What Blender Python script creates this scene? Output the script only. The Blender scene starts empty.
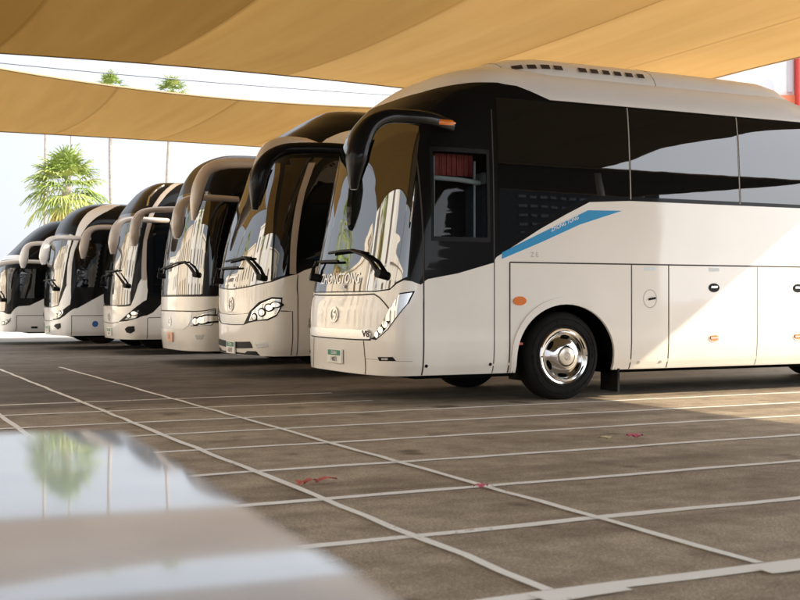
import bpy, bmesh, math, random
from mathutils import Vector, Matrix
from mathutils.geometry import delaunay_2d_cdt
random.seed(7)
sc = bpy.context.scene
col = sc.collection
PI = math.pi

# ------------------------------------------------------------------ helpers
def mesh_obj(name, verts, faces, mats, parent=None, smooth=False, fm=None, normals=None):
    me = bpy.data.meshes.new(name)
    me.from_pydata([tuple(v) for v in verts], [], faces)
    for m in (mats if isinstance(mats, (list, tuple)) else [mats]): me.materials.append(m)
    if fm: me.polygons.foreach_set('material_index', fm)
    if smooth: me.polygons.foreach_set('use_smooth', [True] * len(me.polygons))
    me.update()
    if normals: me.normals_split_custom_set_from_vertices([tuple(n) for n in normals])
    o = bpy.data.objects.new(name, me); col.objects.link(o)
    if parent: o.parent = parent
    return o
def tag(o, label=None, cat=None, group=None, kind=None):
    if label: o['label'] = label
    if cat: o['category'] = cat
    if group: o['group'] = group
    if kind: o['kind'] = kind
    return o
def empty(name, loc, rz=0):
    o = bpy.data.objects.new(name, None); col.objects.link(o)
    o.location = loc; o.rotation_euler = (0, 0, rz); o.empty_display_size = .3
    return o
class MB:
    """collects shapes and links them as one mesh object"""
    def __init__(s): s.v = []; s.f = []; s.m = []
    def add(s, vs, fs, mi=0):
        b = len(s.v); s.v += [tuple(v) for v in vs]; s.f += [tuple(i + b for i in f) for f in fs]; s.m += [mi] * len(fs)
    def box(s, c, d, mi=0, rot=None, bev=0):
        bm = bmesh.new(); bmesh.ops.create_cube(bm, size=1)
        for v in bm.verts: v.co = Vector((v.co.x * d[0], v.co.y * d[1], v.co.z * d[2]))
        if bev: bmesh.ops.bevel(bm, geom=list(bm.edges), offset=bev, segments=2, affect='EDGES', profile=.5)
        M = Matrix.Translation(c) @ (rot.to_4x4() if rot else Matrix())
        bm.verts.index_update()
        s.add([M @ v.co for v in bm.verts], [[v.index for v in f.verts] for f in bm.faces], mi); bm.free()
    def tube(s, pts, r, seg=8, mi=0, lat=None, caps=True, n=2.0):
        """sweep; r: radius or list of (a,b) half sizes, a along lat, b in the bend plane"""
        P = [Vector(p) for p in pts]; rings = []
        ref = Vector(lat) if lat else None
        for i, p in enumerate(P):
            t = (P[min(i + 1, len(P) - 1)] - P[max(i - 1, 0)]).normalized()
            u = ref.copy() if ref else (Vector((0, 0, 1)) if abs(t.z) < .9 else Vector((1, 0, 0)))
            u = (u - t * u.dot(t)).normalized(); w = t.cross(u)
            rr = r[i] if isinstance(r, list) else r
            a, b = rr if isinstance(rr, tuple) else (rr, rr)
            ring = []
            for k in range(seg):
                th = 2 * PI * k / seg; c, d = math.cos(th), math.sin(th)
                c = math.copysign(abs(c) ** (2 / n), c); d = math.copysign(abs(d) ** (2 / n), d)
                ring.append(p + u * a * c + w * b * d)
            rings.append(ring)
        vs = [v for R in rings for v in R]; fs = []
        for i in range(len(P) - 1):
            for k in range(seg):
                fs.append((i * seg + k, i * seg + (k + 1) % seg, (i + 1) * seg + (k + 1) % seg, (i + 1) * seg + k))
        if caps: fs += [tuple(range(seg))[::-1], tuple((len(P) - 1) * seg + k for k in range(seg))]
        s.add(vs, fs, mi)
    def lathe(s, prof, seg=32, mi=0, c=(0, 0, 0)):
        """prof of (radius, y) round the y axis"""
        vs = []; fs = []; n = len(prof)
        for k in range(seg):
            th = 2 * PI * k / seg
            for r, y in prof: vs.append((c[0] + r * math.cos(th), c[1] + y, c[2] + r * math.sin(th)))
        for k in range(seg):
            for i in range(n - 1):
                a, b = k * n + i, ((k + 1) % seg) * n + i
                fs.append((a, b, b + 1, a + 1))
        s.add(vs, fs, mi)
    def build(s, name, mats, parent=None, smooth=False, sharp=None):
        o = mesh_obj(name, s.v, s.f, mats, parent, smooth, s.m if isinstance(mats, (list, tuple)) else None)
        bm = bmesh.new(); bm.from_mesh(o.data); bmesh.ops.recalc_face_normals(bm, faces=bm.faces); bm.to_mesh(o.data); bm.free()
        if smooth and sharp: o.data.set_sharp_from_angle(angle=math.radians(sharp))
        return o

# ------------------------------------------------------------------ materials
def mat(name, color, rough=.5, metal=0, coat=0, coat_rough=.03, ior=1.5, noise=None, bump=None, spec=.5, rnoise=0, dust=0):
    m = bpy.data.materials.new(name); m.use_nodes = True
    nt = m.node_tree; b = nt.nodes['Principled BSDF']
    b.inputs['Base Color'].default_value = (*color, 1); b.inputs['Roughness'].default_value = rough
    b.inputs['Metallic'].default_value = metal; b.inputs['Coat Weight'].default_value = coat
    b.inputs['Coat Roughness'].default_value = coat_rough; b.inputs['IOR'].default_value = ior
    b.inputs['Specular IOR Level'].default_value = spec
    tc = nt.nodes.new('ShaderNodeTexCoord')
    if noise:                                   # (scale, amount)
        n = nt.nodes.new('ShaderNodeTexNoise'); n.inputs['Scale'].default_value = noise[0]; n.inputs['Detail'].default_value = 6
        nt.links.new(tc.outputs['Object'], n.inputs['Vector'])
        mr = nt.nodes.new('ShaderNodeMapRange'); mr.inputs['To Min'].default_value = 1 - noise[1]; mr.inputs['To Max'].default_value = 1 + noise[1]
        mr.inputs['From Min'].default_value = .25; mr.inputs['From Max'].default_value = .75
        nt.links.new(n.outputs['Fac'], mr.inputs['Value'])
        mx = nt.nodes.new('ShaderNodeMix'); mx.data_type = 'RGBA'; mx.blend_type = 'MULTIPLY'; mx.inputs[0].default_value = 1
        mx.inputs[6].default_value = (*color, 1); nt.links.new(mr.outputs['Result'], mx.inputs[7])
        nt.links.new(mx.outputs[2], b.inputs['Base Color'])
        if rnoise:
            mr2 = nt.nodes.new('ShaderNodeMapRange'); mr2.inputs['To Min'].default_value = max(0, rough - rnoise); mr2.inputs['To Max'].default_value = rough + rnoise
            nt.links.new(n.outputs['Fac'], mr2.inputs['Value']); nt.links.new(mr2.outputs['Result'], b.inputs['Roughness'])
    if dust:
        sp = nt.nodes.new('ShaderNodeSeparateXYZ'); nt.links.new(tc.outputs['Object'], sp.inputs[0])
        n4 = nt.nodes.new('ShaderNodeTexNoise'); n4.inputs['Scale'].default_value = 2.2; n4.inputs['Detail'].default_value = 8; nt.links.new(tc.outputs['Object'], n4.inputs['Vector'])
        m1 = nt.nodes.new('ShaderNodeMapRange'); m1.inputs['From Min'].default_value = .30; m1.inputs['From Max'].default_value = 1.15; m1.inputs['To Min'].default_value = dust; m1.inputs['To Max'].default_value = 0
        nt.links.new(sp.outputs['Z'], m1.inputs['Value'])
        m2 = nt.nodes.new('ShaderNodeMath'); m2.operation = 'MULTIPLY'; nt.links.new(m1.outputs['Result'], m2.inputs[0]); nt.links.new(n4.outputs['Fac'], m2.inputs[1])
        dm = nt.nodes.new('ShaderNodeMix'); dm.data_type = 'RGBA'; nt.links.new(m2.outputs[0], dm.inputs[0]); dm.inputs[7].default_value = (.36, .28, .20, 1)
        src = b.inputs['Base Color'].links[0].from_socket; nt.links.new(src, dm.inputs[6]); nt.links.new(dm.outputs[2], b.inputs['Base Color'])
    if bump:                                    # (scale, strength, distance)
        n = nt.nodes.new('ShaderNodeTexNoise'); n.inputs['Scale'].default_value = bump[0]; n.inputs['Detail'].default_value = 3
        nt.links.new(tc.outputs['Object'], n.inputs['Vector'])
        bp = nt.nodes.new('ShaderNodeBump'); bp.inputs['Strength'].default_value = bump[1]; bp.inputs['Distance'].default_value = bump[2]
        nt.links.new(n.outputs['Fac'], bp.inputs['Height']); nt.links.new(bp.outputs['Normal'], b.inputs['Normal'])
        nt.links.new(bp.outputs['Normal'], b.inputs['Coat Normal'])
    return m
WHITE = mat('white_paint', (.84, .80, .73), .35, coat=.9, coat_rough=.04, noise=(1.3, .035), bump=(.7, .16, .02), dust=.42)
ROOFW = mat('roof_white_lightened', (.88, .90, .93), .4, coat=.6, coat_rough=.06, noise=(1.3, .03), bump=(.7, .12, .02))  # coach white lightened and cooled on top to offset the tan light there
WHITEC = mat('cool_white_paint', (.83, .83, .82), .35, coat=.9, coat_rough=.05, noise=(1.3, .035), bump=(.7, .16, .02), dust=.42)
BLACK = mat('black_gloss_paint', (.007, .007, .0075), .25, spec=.05, coat=.16, coat_rough=.03, bump=(.6, .05, .02))
GLASS = mat('windscreen_glass', (.008, .010, .010), .015, ior=2.9, bump=(1.1, .10, .02))
SGLASS = mat('side_glass', (.004, .005, .006), .012, ior=1.66, bump=(.8, .06, .02))
RUBBER = mat('tyre_rubber', (.010, .0095, .009), .8, noise=(9, .25), spec=.15, bump=(60, .15, .005))
DARK = mat('black_plastic', (.008, .008, .0085), .5, noise=(7, .2), spec=.15)
MATTE = mat('underbody_black', (.006, .006, .006), .95, spec=0)
CHROME = mat('chrome', (.70, .69, .67), .12, metal=1, noise=(20, .05))
SILVER = mat('silver_plastic', (.55, .55, .54), .25, metal=.8)
LENS = mat('headlamp_lens', (.55, .57, .58), .06, metal=.55, coat=1)
AMBER = mat('amber_lens', (.75, .19, .015), .25, coat=1)
REDL = mat('red_lens', (.42, .06, .02), .3, coat=1)
BLUE = mat('blue_vinyl', (.03, .30, .60), .5, spec=.25)
SEAM = mat('panel_gap', (.05, .042, .036), .8)
SOFT = mat('soft_panel_line', (.34, .31, .27), .7)
GREEN = mat('plate_green', (.02, .22, .14), .5)
PLATE = mat('plate_white', (.78, .76, .70), .4)
ORANGEP = mat('plate_orange', (.75, .42, .28), .4)
INK = mat('dark_ink', (.05, .03, .03), .6)
LETTER = mat('silver_lettering', (.80, .80, .78), .3, metal=.3)
WTEXT = mat('white_lettering', (.85, .87, .88), .5)
STICK = mat('pale_sticker', (.72, .77, .82), .5)
GREYTEXT = mat('faint_grey_lettering', (.5, .47, .42), .5)
BLUEDOT = mat('blue_sticker', (.04, .13, .38), .5)
MAROON = mat('maroon_curtain', (.34, .07, .06), .85, noise=(14, .3))
SEATM = mat('grey_seat_fabric', (.12, .13, .16), .85, noise=(20, .2))
TAUPE = mat('shaded_white_taupe', (.40, .335, .28), .35, coat=.7, coat_rough=.05, noise=(3, .05))  # mirror white toned to taupe for the shade on it; trims share it
STRIPCH = mat('brushed_chrome_strip', (.60, .59, .58), .22, metal=1, noise=(20, .05))
CABIN = mat('cabin_lining', (.16, .13, .11), .8)
BLIND = mat('pale_blind', (.55, .60, .62), .6)

# ------------------------------------------------------------------ coach skin
def pchip(xs, ys):
    n = len(xs); h = [xs[i + 1] - xs[i] for i in range(n - 1)]; d = [(ys[i + 1] - ys[i]) / h[i] for i in range(n - 1)]
    m = [0.0] * n; m[0] = d[0]; m[-1] = d[-1]
    for i in range(1, n - 1):
        if d[i - 1] * d[i] > 0:
            w1 = 2 * h[i] + h[i - 1]; w2 = h[i] + 2 * h[i - 1]; m[i] = (w1 + w2) / (w1 / d[i - 1] + w2 / d[i])
    def f(x):
        if x <= xs[0]: return ys[0] + m[0] * (x - xs[0])
        if x >= xs[-1]: return ys[-1]
        i = 0
        while x > xs[i + 1]: i += 1
        t = (x - xs[i]) / h[i]; t2 = t * t; t3 = t2 * t
        return (2*t3 - 3*t2 + 1)*ys[i] + (t3 - 2*t2 + t)*h[i]*m[i] + (-2*t3 + 3*t2)*ys[i + 1] + (t3 - t2)*h[i]*m[i + 1]
    return f
class Shell:
    """coach skin: s in [-2,2] runs round the outline (0 nose, +1 door-side corner, +2 rear), v runs up the profile"""
    def __init__(self, prof, n, L=12.0, drop=None):
        v = [p[0] for p in prof]
        self.z, self.xf, self.w, self.c = [pchip(v, [p[k] for p in prof]) for k in (1, 2, 3, 4)]
        self.n = n; self.L = L; self.v0 = v[0]; self.v1 = v[-1]; self.cache = {}; self.drop = drop
    def row(self, v):
        v = round(v, 5); r = self.cache.get(v)
        if r is None: r = self.cache[v] = (self.z(v), self.xf(v), self.w(v), self.c(v))
        return r
    def P(self, s, v):
        z, xf, w, c = self.row(v); a = abs(s)
        if a <= 1:
            th = a * PI / 2; x = xf + c * (1 - max(0, math.cos(th)) ** (2 / self.n)); y = w * math.sin(th) ** (2 / self.n)
        else:
            x = xf + c + (self.L - xf - c) * (a - 1); y = w
        if self.drop and x > self.drop[0] and z > 3.5:
            t = min(1, (x - self.drop[0]) / self.drop[1]); t = t * t * (3 - 2 * t)
            z = 3.5 + (z - 3.5) * (1 - .5 * t)
        return (x, -y if s > 0 else y, z)
    def sx(self, x, v):
        z, xf, w, c = self.row(v)
        if x >= xf + c: return 1 + (x - xf - c) / (self.L - xf - c)
        q = max(0, 1 - max(0, x - xf) / c) ** (self.n / 2)
        return math.acos(min(1, q)) / (PI / 2)
    def sy(self, y, v):
        z, xf, w, c = self.row(v); q = min(1, abs(y) / w) ** (self.n / 2); s = math.asin(q) / (PI / 2)
        return s if y < 0 else -s
    def N(self, s, v):
        if abs(s) < .03:
            pa = self.P(-.06, v); pb = self.P(.06, v)
        else:
            e = 1e-3; pa = self.P(s + e, v); pb = self.P(s - e, v)
        e = 1e-3
        pc = self.P(s, min(self.v1, v + e)); pd = self.P(s, max(self.v0, v - e))
        a = Vector(pa) - Vector(pb); b = Vector(pc) - Vector(pd)
        n = a.cross(b)
        if n.length < 1e-12: return Vector((0, 0, 1))
        n.normalize(); p = self.P(s, v)
        if n.dot(Vector((p[0] - self.L / 2, p[1] * 3, p[2] - 2))) < 0: n = -n
        return n
def inside(p, poly, bb):
    x, y = p
    if x < bb[0] or x > bb[2] or y < bb[1] or y > bb[3]: return False
    r = False; n = len(poly); j = n - 1
    for i in range(n):
        xi, yi = poly[i]; xj, yj = poly[j]
        if (yi > y) != (yj > y) and x < (xj - xi) * (y - yi) / (yj - yi) + xi: r = not r
        j = i
    return r
def bbox(poly): return (min(p[0] for p in poly), min(p[1] for p in poly), max(p[0] for p in poly), max(p[1] for p in poly))
def dens(poly, ds=.022, dv=.05):
    out = []
    for i, a in enumerate(poly):
        b = poly[(i + 1) % len(poly)]; n = max(1, int(max(abs(b[0] - a[0]) / ds, abs(b[1] - a[1]) / dv)))
        out += [(a[0] + (b[0] - a[0]) * k / n, a[1] + (b[1] - a[1]) * k / n) for k in range(n)]
    return out
def mir(poly): return [(-s, v) for s, v in poly][::-1]
def full(half): return list(half) + [(-s, v) for s, v in reversed(half) if abs(s) > 1e-6]   # half starts and ends at s=0
def surf(name, sh, outer, mats, parent, off=0.0, regions=(), holes=(), gs=.035, gv=.06, skirt=True, place=None):
    """a patch of the coach skin: outline, paint regions and holes are polygons in (s,v)"""
    outer = dens(outer); regs = [(mi, dens(p)) for mi, p in regions]; hol = [dens(p) for p in holes]
    bo = bbox(outer); pts = []; edges = []
    for loop in [outer] + [r[1] for r in regs] + hol:
        b = len(pts); n = len(loop); pts += loop; edges += [(b + i, b + (i + 1) % n) for i in range(n)]
    a = bo[0] + gs / 2
    i0 = 0
    while a < bo[2]:
        q = bo[1] + gv / 2 + (gv / 2 if i0 % 2 else 0)
        while q < bo[3]:
            if inside((a, q), outer, bo): pts.append((a, q))
            q += gv
        a += gs if abs(a) < 1.02 else gs * .8; i0 += 1
    vs, es, fs, _, _, _ = delaunay_2d_cdt([Vector(p) for p in pts], edges, [], 0, 1e-6)
    bbr = [(mi, p, bbox(p)) for mi, p in regs]; bbh = [(p, bbox(p)) for p in hol]
    faces = []; fm = []
    for f in fs:
        c = (sum(vs[i].x for i in f) / 3, sum(vs[i].y for i in f) / 3)
        if not inside(c, outer, bo): continue
        if any(inside(c, p, b) for p, b in bbh): continue
        m = 0
        for mi, p, b in bbr:
            if inside(c, p, b): m = mi
        faces.append(tuple(f)); fm.append(m)
    used = sorted({i for f in faces for i in f}); mp = {o: k for k, o in enumerate(used)}
    faces = [tuple(mp[i] for i in f) for f in faces]
    P = []; N = []
    for i in used:
        s, v = vs[i].x, vs[i].y; n = sh.N(s, v); p = Vector(sh.P(s, v)) + n * off
        P.append(p); N.append(n)
    # orientation
    for k, f in enumerate(faces):
        a, b, c = (P[i] for i in f)
        if (b - a).cross(c - a).dot(N[f[0]]) < 0: faces[k] = f[::-1]
    if skirt and off > 0:
        cnt = {}
        for f in faces:
            for i in range(3):
                e = (f[i], f[(i + 1) % 3]); cnt[e] = 1
        extra = []; ex = {}
        for (a, b) in list(cnt):
            if (b, a) in cnt: continue
            q = []
            ed = (P[b] - P[a])
            side = ed.cross(N[a])
            side = side.normalized() if side.length > 1e-9 else N[a]
            base = len(P)
            P += [P[a], P[b], P[b] - N[b] * off * 1.5, P[a] - N[a] * off * 1.5]; N += [side] * 4
            faces.append((base + 1, base, base + 3, base + 2)); fm.append(fm[0])
    o = mesh_obj(name, P, faces, mats, parent, True, fm, N)
    return o
def strip(pts, w, sh, ax=None):
    """a thin band along a polyline of (x or s, v): returns polygon; width in metres on the skin"""
    L = []; R = []
    for i, p in enumerate(pts):
        a = pts[max(i - 1, 0)]; b = pts[min(i + 1, len(pts) - 1)]
        pa = Vector(sh.P(*a)); pb = Vector(sh.P(*b)); t = (pb - pa).normalized(); n = sh.N(*p); side = n.cross(t)
        e = 2e-3
        ds = (Vector(sh.P(p[0] + e, p[1])) - Vector(sh.P(p[0] - e, p[1]))) / (2 * e)
        dv = (Vector(sh.P(p[0], p[1] + e)) - Vector(sh.P(p[0], p[1] - e))) / (2 * e)
        # solve side*w/2 = a*ds + b*dv
        A11, A12, A22 = ds.dot(ds), ds.dot(dv), dv.dot(dv); B1, B2 = ds.dot(side) * w / 2, dv.dot(side) * w / 2
        D = A11 * A22 - A12 * A12
        if abs(D) < 1e-9: continue
        u = (B1 * A22 - B2 * A12) / D; q = (A11 * B2 - A12 * B1) / D
        L.append((p[0] + u, p[1] + q)); R.append((p[0] - u, p[1] - q))
    return L + R[::-1]
def sidepoly(sh, xz, dx=.12, dz=.06):
    out = []
    for i, a in enumerate(xz):
        b = xz[(i + 1) % len(xz)]; n = max(1, int(max(abs(b[0] - a[0]) / dx / (8 if a[0] > 1.6 and abs(b[1]-a[1]) < .01 else 1), abs(b[1] - a[1]) / dz)))
        out += [(a[0] + (b[0] - a[0]) * k / n, a[1] + (b[1] - a[1]) * k / n) for k in range(n)]
    return [(sh.sx(x, z), z) for x, z in out]
def vline(sh, x, z0, z1, st=.06):
    n = max(1, int((z1 - z0) / st)); return [(sh.sx(x, z0 + (z1 - z0) * k / n), z0 + (z1 - z0) * k / n) for k in range(n + 1)]
def ellipse_side(sh, x, z, rx, rz, n=20): return sidepoly(sh, [(x + rx * math.cos(2*PI*k/n), z + rz * math.sin(2*PI*k/n)) for k in range(n)])
def ellipse_front(sh, y, z, ry, rz, n=20): return [(sh.sy(y + ry * math.cos(2*PI*k/n), z + rz * math.sin(2*PI*k/n)), z + rz * math.sin(2*PI*k/n)) for k in range(n)]
def text_tris(body, size, shear=0.0):
    cu = bpy.data.curves.new('lettering', 'FONT'); cu.body = body; cu.size = size; cu.align_x = 'CENTER'; cu.align_y = 'CENTER'; cu.shear = shear
    cu.resolution_u = 3; cu.offset = size * .015
    o = bpy.data.objects.new('lettering', cu); col.objects.link(o)
    me = o.to_mesh(); vs = [tuple(v.co[:2]) for v in me.vertices]; fs = [tuple(p.vertices) for p in me.polygons]
    o.to_mesh_clear(); bpy.data.objects.remove(o); bpy.data.curves.remove(cu)
    return vs, fs
def skin_text(name, sh, body, size, mode, c, m, parent, off=.008, ang=0, shear=0, wide=1.0):
    vs, fs = text_tris(body, size, shear); P = []
    for x, y in vs:
        x *= wide
        X = x * math.cos(ang) - y * math.sin(ang); Y = x * math.sin(ang) + y * math.cos(ang)
        v = c[1] + Y; s = sh.sx(c[0] + X, v) if mode == 'side' else sh.sy(c[0] - X, v)
        P.append(Vector(sh.P(s, v)) + sh.N(s, v) * off)
    return mesh_obj(name, P, fs, m, parent)
def flat_text(name, body, size, origin, m, parent, wide=1.0):
    """text on a plate facing -x, reading towards -y"""
    vs, fs = text_tris(body, size)
    return mesh_obj(name, [(origin[0], origin[1] - x * wide, origin[2] + y) for x, y in vs], fs, m, parent)
# ------------------------------------------------------------------ coach parts
def add_mirror(root, path, size, m, side, indicator=None, glass=True):
    """path of (x, y outwards, z) from the root on the body to the hanging tip"""
    k = -1 if side > 0 else 1
    # smooth the path
    P = [Vector((x, k * y, z)) for x, y, z in path]; Q = []; S = []
    for i in range(len(P) - 1):
        p0, p1, p2, p3 = P[max(i-1, 0)], P[i], P[i+1], P[min(i+2, len(P)-1)]
        for j in range(4):
            t = j / 4
            Q.append(.5*((2*p1) + (-p0+p2)*t + (2*p0-5*p1+4*p2-p3)*t*t + (-p0+3*p1-3*p2+p3)*t**3))
            S.append(tuple(size[i][a] + (size[i+1][a] - size[i][a]) * t for a in (0, 1)))
    Q.append(P[-1]); S.append(size[-1])
    mb = MB(); mb.tube(Q, S, 14, 0, lat=(0, 1, 0), n=2.6)
    o = mb.build('mirror', m, root, True, 50)
    # mirror glass on the rear face of the hanging housing
    n = len(Q); i0 = int(n * .68); vs = []; fs = []
    for i in range(i0, n - 1):
        t = (Q[min(i+1, n-1)] - Q[i-1]).normalized(); w = Vector((0, 1, 0)).cross(t)
        if w.x < 0: w = -w
        a, b = S[i]; c = Q[i] + w * (b + .004)
        vs += [c + Vector((0, a * .72, 0)), c - Vector((0, a * .72, 0))]
    for i in range(len(vs) // 2 - 1): fs.append((2*i, 2*i+1, 2*i+3, 2*i+2))
    mesh_obj('mirror_glass', vs, fs, CHROME, o)
    if indicator:
        mi = MB(); x, y, z = indicator
        mi.tube([(x - .13, k*y, z), (x - .08, k*(y+.012), z), (x + .08, k*(y+.012), z), (x + .13, k*y, z)], [(.008, .008), (.012, .03), (.012, .03), (.008, .008)], 10, lat=(0, 1, 0))
        mi.build('indicator', AMBER, o, True, 40)
    return o
def add_wiper(root, sh, arm, blade, off=.05):
    mb = MB()
    A = [Vector(sh.P(*p)) + sh.N(*p) * (off + .02) for p in arm]
    B = [Vector(sh.P(*p)) + sh.N(*p) * off for p in blade]
    mb.tube(A, [(.034 - .018 * i / (len(A)-1),) * 2 for i in range(len(A))], 6)
    mb.tube(B, .017, 6)
    mb.tube([A[0] - sh.N(*arm[0]) * off * 1.5, A[0] + sh.N(*arm[0]) * .03], .05, 10)
    return mb.build('wiper', DARK, root, True, 50)
def add_plate(root, sh, y, z, w, h, rows, m=PLATE, green=True):
    s = sh.sy(y, z); x = min(sh.P(s, z)[0], sh.P(sh.sy(y - w/2, z), z)[0], sh.P(sh.sy(y + w/2, z), z)[0]) - .02
    mb = MB(); mb.box((x, y, z), (.025, w, h), bev=.006); p = mb.build('licence_plate', m, root)
    fx = x - .0125 - .0025
    if green:
        mb = MB(); mb.box((fx + .0012, y, z + h*.24), (.002, w * .86, h * .36)); mb.build('emirate_band', GREEN, p)
        flat_text('lettering', rows[0], h * .34, (fx - .002, y, z + h*.24), PLATE, p)
    flat_text('lettering', rows[1], h * (.46 if green else .6), (fx - .001, y, z - h * (.22 if green else 0)), INK, p)
    return p
def add_emblem(root, sh, y, z, ry, rz, m=SILVER):
    e = surf('emblem', sh, ellipse_front(sh, y, z, ry, rz, 28), m, root, .014, holes=[ellipse_front(sh, y, z, ry*.78, rz*.78, 24)], gs=.5, gv=.5)
    pts = [(-.30, -.72), (.28, -.40), (.34, -.05), (-.30, .15), (-.28, .45), (.30, .74)]
    line = [(sh.sy(y - a * ry, z + b * rz), z + b * rz) for a, b in pts]
    surf('emblem_road', sh, strip(line, ry * .30, sh), m, e, .012, gs=.5, gv=.5)
    return e
def make_wheel(root, x, y, side, fancy=True, R=.51):
    """tyre with rim and cover; side +1 faces -y"""
    k = -1 if side > 0 else 1
    mb = MB(); W = .15
    prof = [(.31, W*.75), (.33, W), (.40, W*1.06), (.455, W*.98), (.485, W*.86), (R-.008, W*.70), (R, W*.6), (R, -W*.6), (R-.008, -W*.70), (.485, -W*.86), (.455, -W*.98), (.40, -W*1.06), (.33, -W), (.31, -W*.75)]
    mb.lathe(prof, 48)
    for rr, yy in ((.43, W*1.03), (.36, W*1.035)):
        for q in (1, -1): mb.lathe([(rr-.006, q*yy), (rr, q*(yy+.006)), (rr+.006, q*yy)], 48)
    for h in range(36):
        if h % 9 in (0, 1, 2, 3): mb.box((.405*math.cos(h*PI/18), k*W*1.05, .405*math.sin(h*PI/18)), (.02, .012, .05), rot=Matrix.Rotation(-h*PI/18, 3, 'Y'))
    t = mb.build('wheel', RUBBER, root, True, 40); t.location = (x, y, R - .006)
    f = k * W
    mb = MB(); mb.lathe([(.318, f*.80), (.330, f*1.04), (.318, f*1.12), (.298, f*1.08), (.288, f*.90), (.280, f*.80), (.262, f*.72)], 48)
    mb.build('rim', CHROME, t, True, 40)
    # wheel cover: cone with oval holes, raised hub disc
    mb = MB(); mb.lathe([(.262, f*.72), (.245, f*.86), (.20, f*1.10), (.165, f*1.28), (.135, f*1.34), (.118, f*1.36)], 48)
    c = mb.build('wheel_cover', CHROME, t, True, 50)
    if fancy:
        for h in range(6):
            a = 2*PI*h/6 + .45; mb = MB()
            u = Vector((-math.sin(a), 0, math.cos(a))); rad = Vector((math.cos(a), 0, math.sin(a)))
            slope = (Vector((0, f*.38, 0)) - rad * .08).normalized()
            cen = rad * .222 + Vector((0, f*1.0, 0)); nn = u.cross(slope)
            if nn.y * k < 0: nn = -nn
            pts = [cen + nn*.006 + u*.062*math.cos(2*PI*q/16) + slope*.026*math.sin(2*PI*q/16) for q in range(16)]
            mb.add(pts, [tuple(range(16))]); mb.build('vent_hole', MATTE, c)
        for h in range(10):
            a = 2*PI*h/10; mb = MB(); mb.lathe([(0, f*1.16), (.008, f*1.15), (.010, f*1.05)], 8, c=(.308*math.cos(a), 0, .308*math.sin(a)))
            if h % 5 == 0: mb.build('wheel_bolt', DARK, c, True)
    mb = MB(); mb.lathe([(0, f*1.50), (.07, f*1.50), (.098, f*1.46), (.106, f*1.38), (.108, f*1.30)], 32)
    hb = mb.build('hub_cap', HUB, t, True, 40)
    if fancy:
        mb = MB(); yy = f*1.50 + k*.003
        mb.tube([(.045*math.cos(q*PI/10)*.8, yy, .045*math.sin(q*PI/10)) for q in range(21)], .004, 6)
        mb.tube([(-.014, yy, -.034), (.014, yy, -.018), (.012, yy, .002), (-.014, yy, .012), (.010, yy, .034)], .004, 6)
        mb.build('hub_emblem', SILVER, hb)
    return t
HUB = mat('cream_hub', (.72, .66, .55), .22, metal=.45, coat=.5)

def arch_poly(sh, cx, cz, rx, rz, zb, n=26):
    pts = [(cx - rx, zb)] + [(cx - rx * math.cos(PI*k/n), cz + rz * math.sin(PI*k/n)) for k in range(n+1)] + [(cx + rx, zb)]
    return sidepoly(sh, pts)

def make_coach(nose, yc, label, prof, n, white, black_half, extra_regions=(), wheels=(2.33, 8.43), drop=None, group=None, door=None, clr=.33, zb=.33, hole=None, fancy=False, L=12.0):
    sh = Shell(prof, n, L, drop); root = empty('coach_bus', (nose, yc, 0))
    tag(root, label, 'coach', 'coaches parked in a row under the shade sails')
    arches = []
    for wx in wheels:
        a = arch_poly(sh, wx, .5, .665, .60, sh.v0 - .02); arches += [a, mir(a)]
    outer = [(-2, sh.v0), (2, sh.v0), (2, sh.v1), (-2, sh.v1)]
    regs = ([(2, [(-1.9999, 3.452), (1.9999, 3.452), (1.9999, sh.v1 - .002), (-1.9999, sh.v1 - .002)])] if fancy else []) + [(1, full(black_half))]
    for mi, p in extra_regions: regs += [(mi, p), (mi, mir(p))]
    body = surf('body', sh, outer, [white, BLACK, ROOFW], root, 0, regs, arches + ([hole] if hole else []), gs=.03, gv=.05)
    # rear panel, floor and wheel wells
    V = [sh.v0 + (sh.v1 - sh.v0) * k / 24 for k in range(25)]
    l = [sh.P(2, v) for v in V]; r = [sh.P(-2, v) for v in V]
    mesh_obj('rear_panel', l + r, [(k, k+1, 26+k, 25+k) for k in range(24)], white, root)
    mb = MB(); z0 = sh.v0 - .04
    xs = [.45]
    for wx in wheels: xs += [wx - .70, wx + .70]
    xs.append(L - .08)
    for i in range(0, len(xs), 2): mb.box(((xs[i]+xs[i+1])/2, 0, z0 + .1), (xs[i+1]-xs[i], 2.30, .2))
    mb.box((L/2 + .2, 0, z0 + .16), (L - .7, 1.2, .3))
    for wx in wheels:
        for q in (-1, 1):
            a = [(wx - .70*math.cos(PI*k/16), .5 + .66*math.sin(PI*k/16)) for k in range(17)]
            a = [(wx - .70, z0)] + a + [(wx + .70, z0)]
            vs = [(x, q*1.255, z) for x, z in a] + [(x, q*.62, z) for x, z in a]; m = len(a)
            mb.add(vs, [(k, k+1, m+k+1, m+k) for k in range(m-1)] + [tuple(m+k for k in range(m))])
    mb.build('chassis', MATTE, root)
    for i, wx in enumerate(wheels):
        for q in (1, -1):
            make_wheel(root, wx, -q * 1.075, q, fancy)
            if i == 1: make_wheel(root, wx, -q * .74, q, False)
    return root, sh, body
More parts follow.
